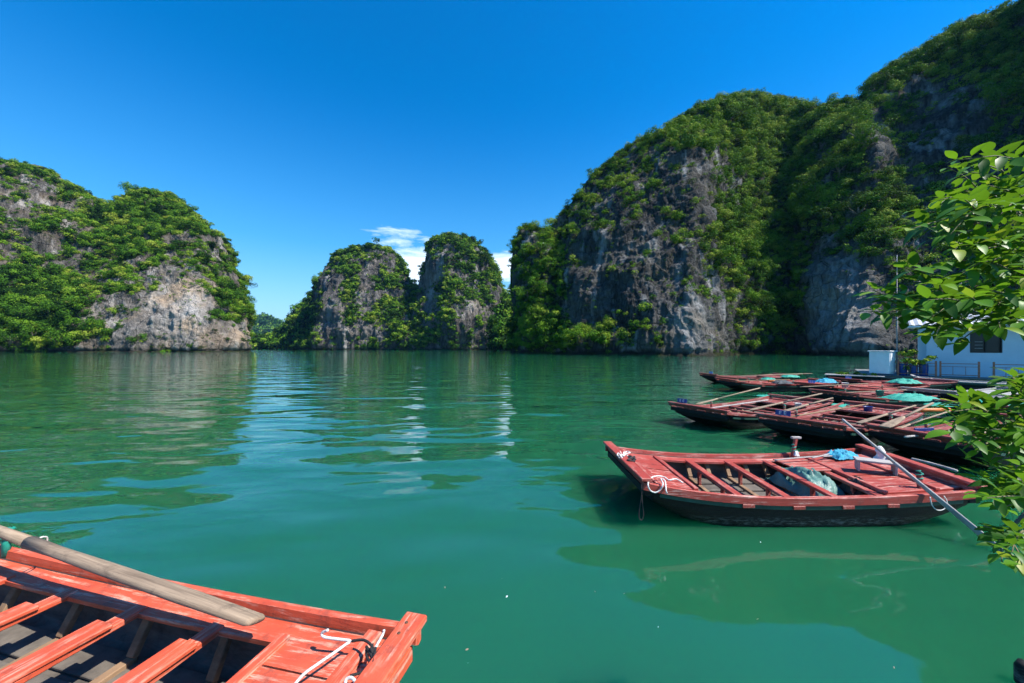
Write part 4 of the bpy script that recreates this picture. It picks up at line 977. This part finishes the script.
class Tree:
    """trunk and limbs drawn as tubes, broad leaves set along the twigs"""
    def __init__(s, base, label, seed):
        s.base = Vector(base); s.e = empty('broadleaf_tree', base, 0, label, 'tree'); s.r = random.Random(seed)
        s.tr = MB(); s.tw = MB(); s.V = []; s.F = []; s.T = []
    def limb(s, pts, r0, r1):
        pts = [Vector(p) - s.base for p in pts]; m_ = len(pts); s.tr.tube(pts, [r0 + (r1 - r0) * i / (m_ - 1) for i in range(m_)], 8)
    def leaf(s, p, d, up, L, tint):
        d = d.normalized(); side = d.cross(up)
        if side.length < .1: side = d.cross(Vector((1, 0, 0)))
        side.normalize(); up = side.cross(d); W_ = L * s.r.uniform(.18, .25); cup = s.r.uniform(.12, .35); bend = s.r.uniform(-.1, .55)
        b = len(s.V); stem = L * .14
        prof = ((0, .02), (.12, .5), (.3, .92), (.5, 1.0), (.7, .82), (.87, .45), (1, .02))
        for t, w in prof:
            c = p + d * (stem + L * t) - up * (bend * L * t * t)
            for q in (-1, 0, 1): s.V.append(c + side * (q * W_ * w) + up * (abs(q) * W_ * w * cup))
        for i in range(len(prof) - 1):
            k = b + i * 3
            for q in (0, 1): s.F.append((k + q, k + q + 1, k + q + 4, k + q + 3)); s.T.append(tint)
    def twig(s, a, b, L=.10, r=.0036, n=None, base_t=.3):
        a = Vector(a) - s.base; b = Vector(b) - s.base; R = s.r; d = b - a; ln = d.length
        mid = (a + b) / 2 + Vector((R.uniform(-.1, .1), R.uniform(-.1, .1), R.uniform(-.02, .12))) * ln
        pts = [a * (1 - t) ** 2 + mid * 2 * t * (1 - t) + b * t * t for t in (0, .2, .4, .6, .8, 1)]
        s.tw.tube(pts, [r, r * .9, r * .8, r * .65, r * .5, r * .3], 5)
        n = n or max(4, int(ln * (1 - base_t) / .026)); dn = d.normalized(); ang = R.uniform(0, 6)
        for k in range(n):
            t = base_t + (1 - base_t) * k / max(n - 1, 1); p = a * (1 - t) ** 2 + mid * 2 * t * (1 - t) + b * t * t
            ang += 2.4 + R.uniform(-.3, .3); sd = dn.cross(Vector((0, 0, 1))).normalized(); u2 = sd.cross(dn)
            rad = sd * math.cos(ang) + u2 * math.sin(ang) * .55; spread = 1.0 if k < n - 3 else .55
            dd = dn * (.55 + R.uniform(0, .3)) + rad * spread + Vector((0, 0, R.uniform(-.1, .35)))
            young = k >= n - 3
            s.leaf(p, dd, Vector((R.uniform(-.35, .35), R.uniform(-.35, .35), 1)), L * R.uniform(.7, 1.15) * (.85 if young else 1), min(1, max(0, R.gauss(.48, .16) + (.28 if young else 0) + (.45 if R.random() < .02 else 0))))
    def done(s):
        s.tr.build('trunk', BARK, s.e); s.tw.build('twigs', M_twig, s.e)
        me = bpy.data.meshes.new('leaves'); me.from_pydata([tuple(v) for v in s.V], [], s.F)
        a = me.attributes.new('tint', 'FLOAT', 'FACE'); a.data.foreach_set('value', s.T)
        me.polygons.foreach_set('use_smooth', [True] * len(s.F)); link('leaves', me, s.e, [BLEAF])
TS = .74
def QT(px, py, Y): return Q(px, py, Y * TS)
T = Tree((2.82, 1.42, .1), 'broad-leaved tree reaching in from the right edge over the house with bright green leaves', 31)
R = T.r
lim = {'a': QT(1125, 330, 2.1), 'b': QT(1050, 290, 2.0), 'c': QT(1000, 258, 1.95), 'd': QT(965, 222, 1.9), 'e': QT(1010, 315, 1.9), 'f': QT(960, 312, 1.85), 'g': QT(1060, 240, 2.1), 'h': QT(1010, 205, 2.05)}
T.limb([(2.82, 1.42, .0), (2.78, 1.44, 1.1), (2.70, 1.48, 1.9), lim['a'], lim['g']], .045, .010)
T.limb([lim['a'], lim['b'], lim['c'], lim['d']], .02, .006); T.limb([lim['b'], lim['e'], lim['f']], .012, .005); T.limb([lim['g'], lim['h'], QT(972, 185, 2.0)], .012, .004)
tips = [('f', 868, 312), ('f', 873, 290), ('f', 905, 322), ('f', 890, 300), ('f', 915, 282), ('f', 935, 338), ('f', 905, 268), ('f', 928, 300), ('f', 940, 285), ('f', 915, 310), ('f', 950, 328), ('f', 925, 335), ('e', 968, 330), ('e', 985, 325), ('e', 1000, 328), ('e', 975, 300), ('e', 990, 290), ('e', 1020, 322), ('e', 955, 345),
        ('d', 908, 230), ('d', 918, 212), ('d', 930, 220), ('d', 940, 200), ('d', 930, 240), ('d', 950, 235), ('d', 925, 228), ('d', 965, 200), ('h', 948, 168), ('h', 958, 160), ('h', 965, 172), ('h', 975, 166), ('h', 955, 188), ('h', 985, 185), ('h', 970, 195), ('h', 1000, 215), ('h', 1005, 188), ('h', 1020, 195), ('h', 1018, 220), ('h', 990, 205),
        ('c', 955, 250), ('c', 945, 262), ('c', 960, 275), ('c', 975, 245), ('c', 985, 262), ('c', 970, 285), ('c', 1000, 240), ('c', 1010, 270), ('c', 990, 280), ('c', 1005, 295), ('b', 1020, 250), ('b', 1025, 275), ('b', 1020, 300), ('b', 1030, 310), ('b', 1035, 250), ('b', 1012, 250), ('g', 1035, 215), ('g', 1040, 200), ('g', 1028, 235), ('f', 885, 318), ('f', 900, 292), ('e', 998, 305), ('c', 978, 268), ('f', 945, 305), ('f', 930, 318)]
for k, x, y in tips:
    Y0 = lim[k].y; T.twig(lim[k] + Vector((R.uniform(-.05, .05), R.uniform(-.05, .05), R.uniform(-.04, .04))), QT(x, y, Y0 + R.uniform(-.22, .25)), L=.078*TS)
for _ in range(55):   # inner fill of twigs hidden in the mass
    x = R.uniform(955, 1060); y = R.uniform(205, 325) if x > 985 else R.uniform(240, 320); k = R.choice('bcegh'); T.twig(lim[k], QT(x, y, R.uniform(1.75, 2.3)), L=.078*TS, r=.003)
for _ in range(50):   # the crown beyond the frame
    k = R.choice('ag'); T.twig(lim[k], QT(R.uniform(1060, 1220), R.uniform(150, 330), R.uniform(1.8, 2.5)), L=.10*TS)
T.done()
T = Tree((2.66, 1.28, .1), 'leafy low tree hanging over the moored sampans at the lower right edge', 57)
R = T.r
lim = {'a': QT(1110, 470, 1.95), 'b': QT(1035, 425, 1.85), 'c': QT(1000, 425, 1.8), 'd': QT(1040, 500, 1.8), 'e': QT(1008, 530, 1.75), 'f': QT(1040, 380, 1.9)}
T.limb([(2.66, 1.28, .0), (2.62, 1.32, .9), QT(1160, 480, 2.0), lim['a'], lim['b'], lim['c']], .035, .005); T.limb([lim['a'], lim['d'], lim['e']], .012, .004); T.limb([lim['b'], lim['f']], .010, .004)
tips = [('c', 938, 412), ('c', 948, 405), ('c', 960, 420), ('c', 942, 432), ('c', 955, 440), ('c', 972, 412), ('c', 965, 452), ('c', 985, 445), ('c', 978, 430), ('c', 990, 460), ('c', 1000, 445), ('b', 1005, 400), ('b', 1012, 385), ('b', 1020, 410), ('b', 1015, 430), ('b', 1020, 450), ('f', 995, 392), ('f', 1012, 385), ('f', 1022, 380),
        ('d', 970, 475), ('d', 985, 485), ('d', 975, 498), ('d', 1000, 495), ('d', 1010, 480), ('d', 1020, 505), ('d', 1000, 470), ('d', 960, 462), ('d', 990, 508), ('e', 990, 562), ('e', 1000, 552), ('e', 1010, 565), ('e', 1018, 548), ('b', 1024, 440), ('d', 1024, 470), ('d', 1020, 490), ('e', 1026, 530)]
for k, x, y in tips:
    T.twig(lim[k] + Vector((R.uniform(-.04, .04), R.uniform(-.04, .04), R.uniform(-.03, .03))), QT(x + 12, y, lim[k].y + R.uniform(-.15, .18)), L=.078*TS)
for _ in range(24): T.twig(lim[R.choice('bcdf')], QT(R.uniform(1000, 1060), R.uniform(405, 490), R.uniform(1.65, 2.05)), L=.078*TS)
for _ in range(40): T.twig(lim['a'], QT(R.uniform(1060, 1200), R.uniform(420, 600), R.uniform(1.6, 2.2)), L=.10*TS)
T.done()
m_ = MB(); q = P(1024, 684, .0); m_.tube([(q.x, q.y, -.6), (q.x, q.y, .12), (q.x, q.y, .16)], [.045, .045, .03], 10)
o = m_.build('mooring_stake', M_hull); tag(o, 'dark stake standing in the water at the bottom right corner', 'stake')

# thin sea air
hm = bpy.data.materials.new('sea_haze'); hm.use_nodes = True; ht = hm.node_tree; ht.nodes.clear()
ho_ = ht.nodes.new('ShaderNodeOutputMaterial'); hv = ht.nodes.new('ShaderNodeVolumePrincipled')
hv.inputs['Color'].default_value = (.20, .50, 1.0, 1); hv.inputs['Density'].default_value = .00004; hv.inputs['Anisotropy'].default_value = .2
ht.links.new(hv.outputs[0], ho_.inputs['Volume'])
m_ = MB(); m_.box((0, 4350, 130), (12400, 9400, 300)); o = m_.build('haze', hm); tag(o, kind='stuff')
SC.cycles.volume_bounces = 0

# more gear lying about on the moored boats
for k, (a, b, lab, mm) in enumerate((((735, 381, .62), (790, 379.5, .66), 'thin dark pole along the second farthest sampan', M_rib), ((800, 387, .62), (868, 383.5, .74), 'pale pole across the bright red flat-decked sampan', M_oar),
        ((838, 393, .58), (905, 390, .66), 'pale pole between the turquoise net and the grey sampan', M_oar), ((868, 386, .60), (940, 391, .55), 'dark pole on the flat grey sampan', M_rib),
        ((705, 409, .60), (768, 400, .55), 'grey pole lying inside the leftmost moored sampan', M_grey), ((790, 417, .56), (868, 404, .55), 'dark pole lying inside the dusty red sampan', M_rib), ((905, 437, .58), (985, 428, .56), 'grey pole along the middle of the nearest moored sampan', M_grey))):
    rope('pole', [P(*a), (P(*a) + P(*b)) / 2, P(*b)], .022, mm, lab, 'pole')
M_pail = plain('dull_white_plastic', (.55, .57, .56), .5, .15, 6)
for k, (q, lab, mm, sc) in enumerate(((P(798, 408.5, .34), 'small white pail inside the leftmost moored sampan', M_pail, .8), (P(868, 413, .36), 'blue pail inside the dusty red sampan', M_barrel, .9), (P(845, 388, .50), 'white pail on the bright red flat-decked sampan', M_pail, 1.1), (P(880, 396, .44), 'teal pail between the net and the nearest oars', M_teal, 1.0))):
    e = empty('pail', q, 0, lab, 'pail'); m_ = MB()
    m_.loft([[Vector((math.cos(a) * rr * sc, math.sin(a) * rr * sc, zz * sc)) for a in [i * math.pi / 8 for i in range(16)]] for rr, zz in ((.02, .005), (.10, 0), (.125, .22), (.135, .23), (.115, .225), (.09, .02), (.01, .02))]); m_.build('bucket', mm, e)
    m_ = MB(); m_.tube([(math.cos(t) * .13 * sc, 0, (.22 + math.sin(t) * .12) * sc) for t in [i * math.pi / 10 for i in range(11)]], .006, 5); m_.build('handle', M_iron, e)

rf = random.Random(12)
for k in range(11):
    px, py = rf.uniform(440, 900), rf.uniform(535, 675); q = P(px, py, .006); a = rf.uniform(0, 6.3); L_ = rf.uniform(.009, .018); m_ = MB()
    pts = [(t * L_, sg * L_ * .3 * w_, .002 + .004 * w_) for sg in (1,) for t, w_ in ((-1, 0), (-.4, .9), (.3, 1), (1, 0))] + [(t * L_, -L_ * .3 * w_, .001) for t, w_ in ((.3, 1), (-.4, .9))]
    m_.add([Vector(p) for p in pts], [tuple(range(6))]); m_.add([Vector((p[0], p[1], p[2] - .002)) for p in pts], [tuple(range(6))[::-1]])
    o = m_.build('floating_leaf', M_oar if k % 3 else M_white); o.location = q; o.rotation_euler = (0, 0, a)
    tag(o, 'tiny pale leaf floating on the open water', 'leaf', 'leaves floating on the near water')
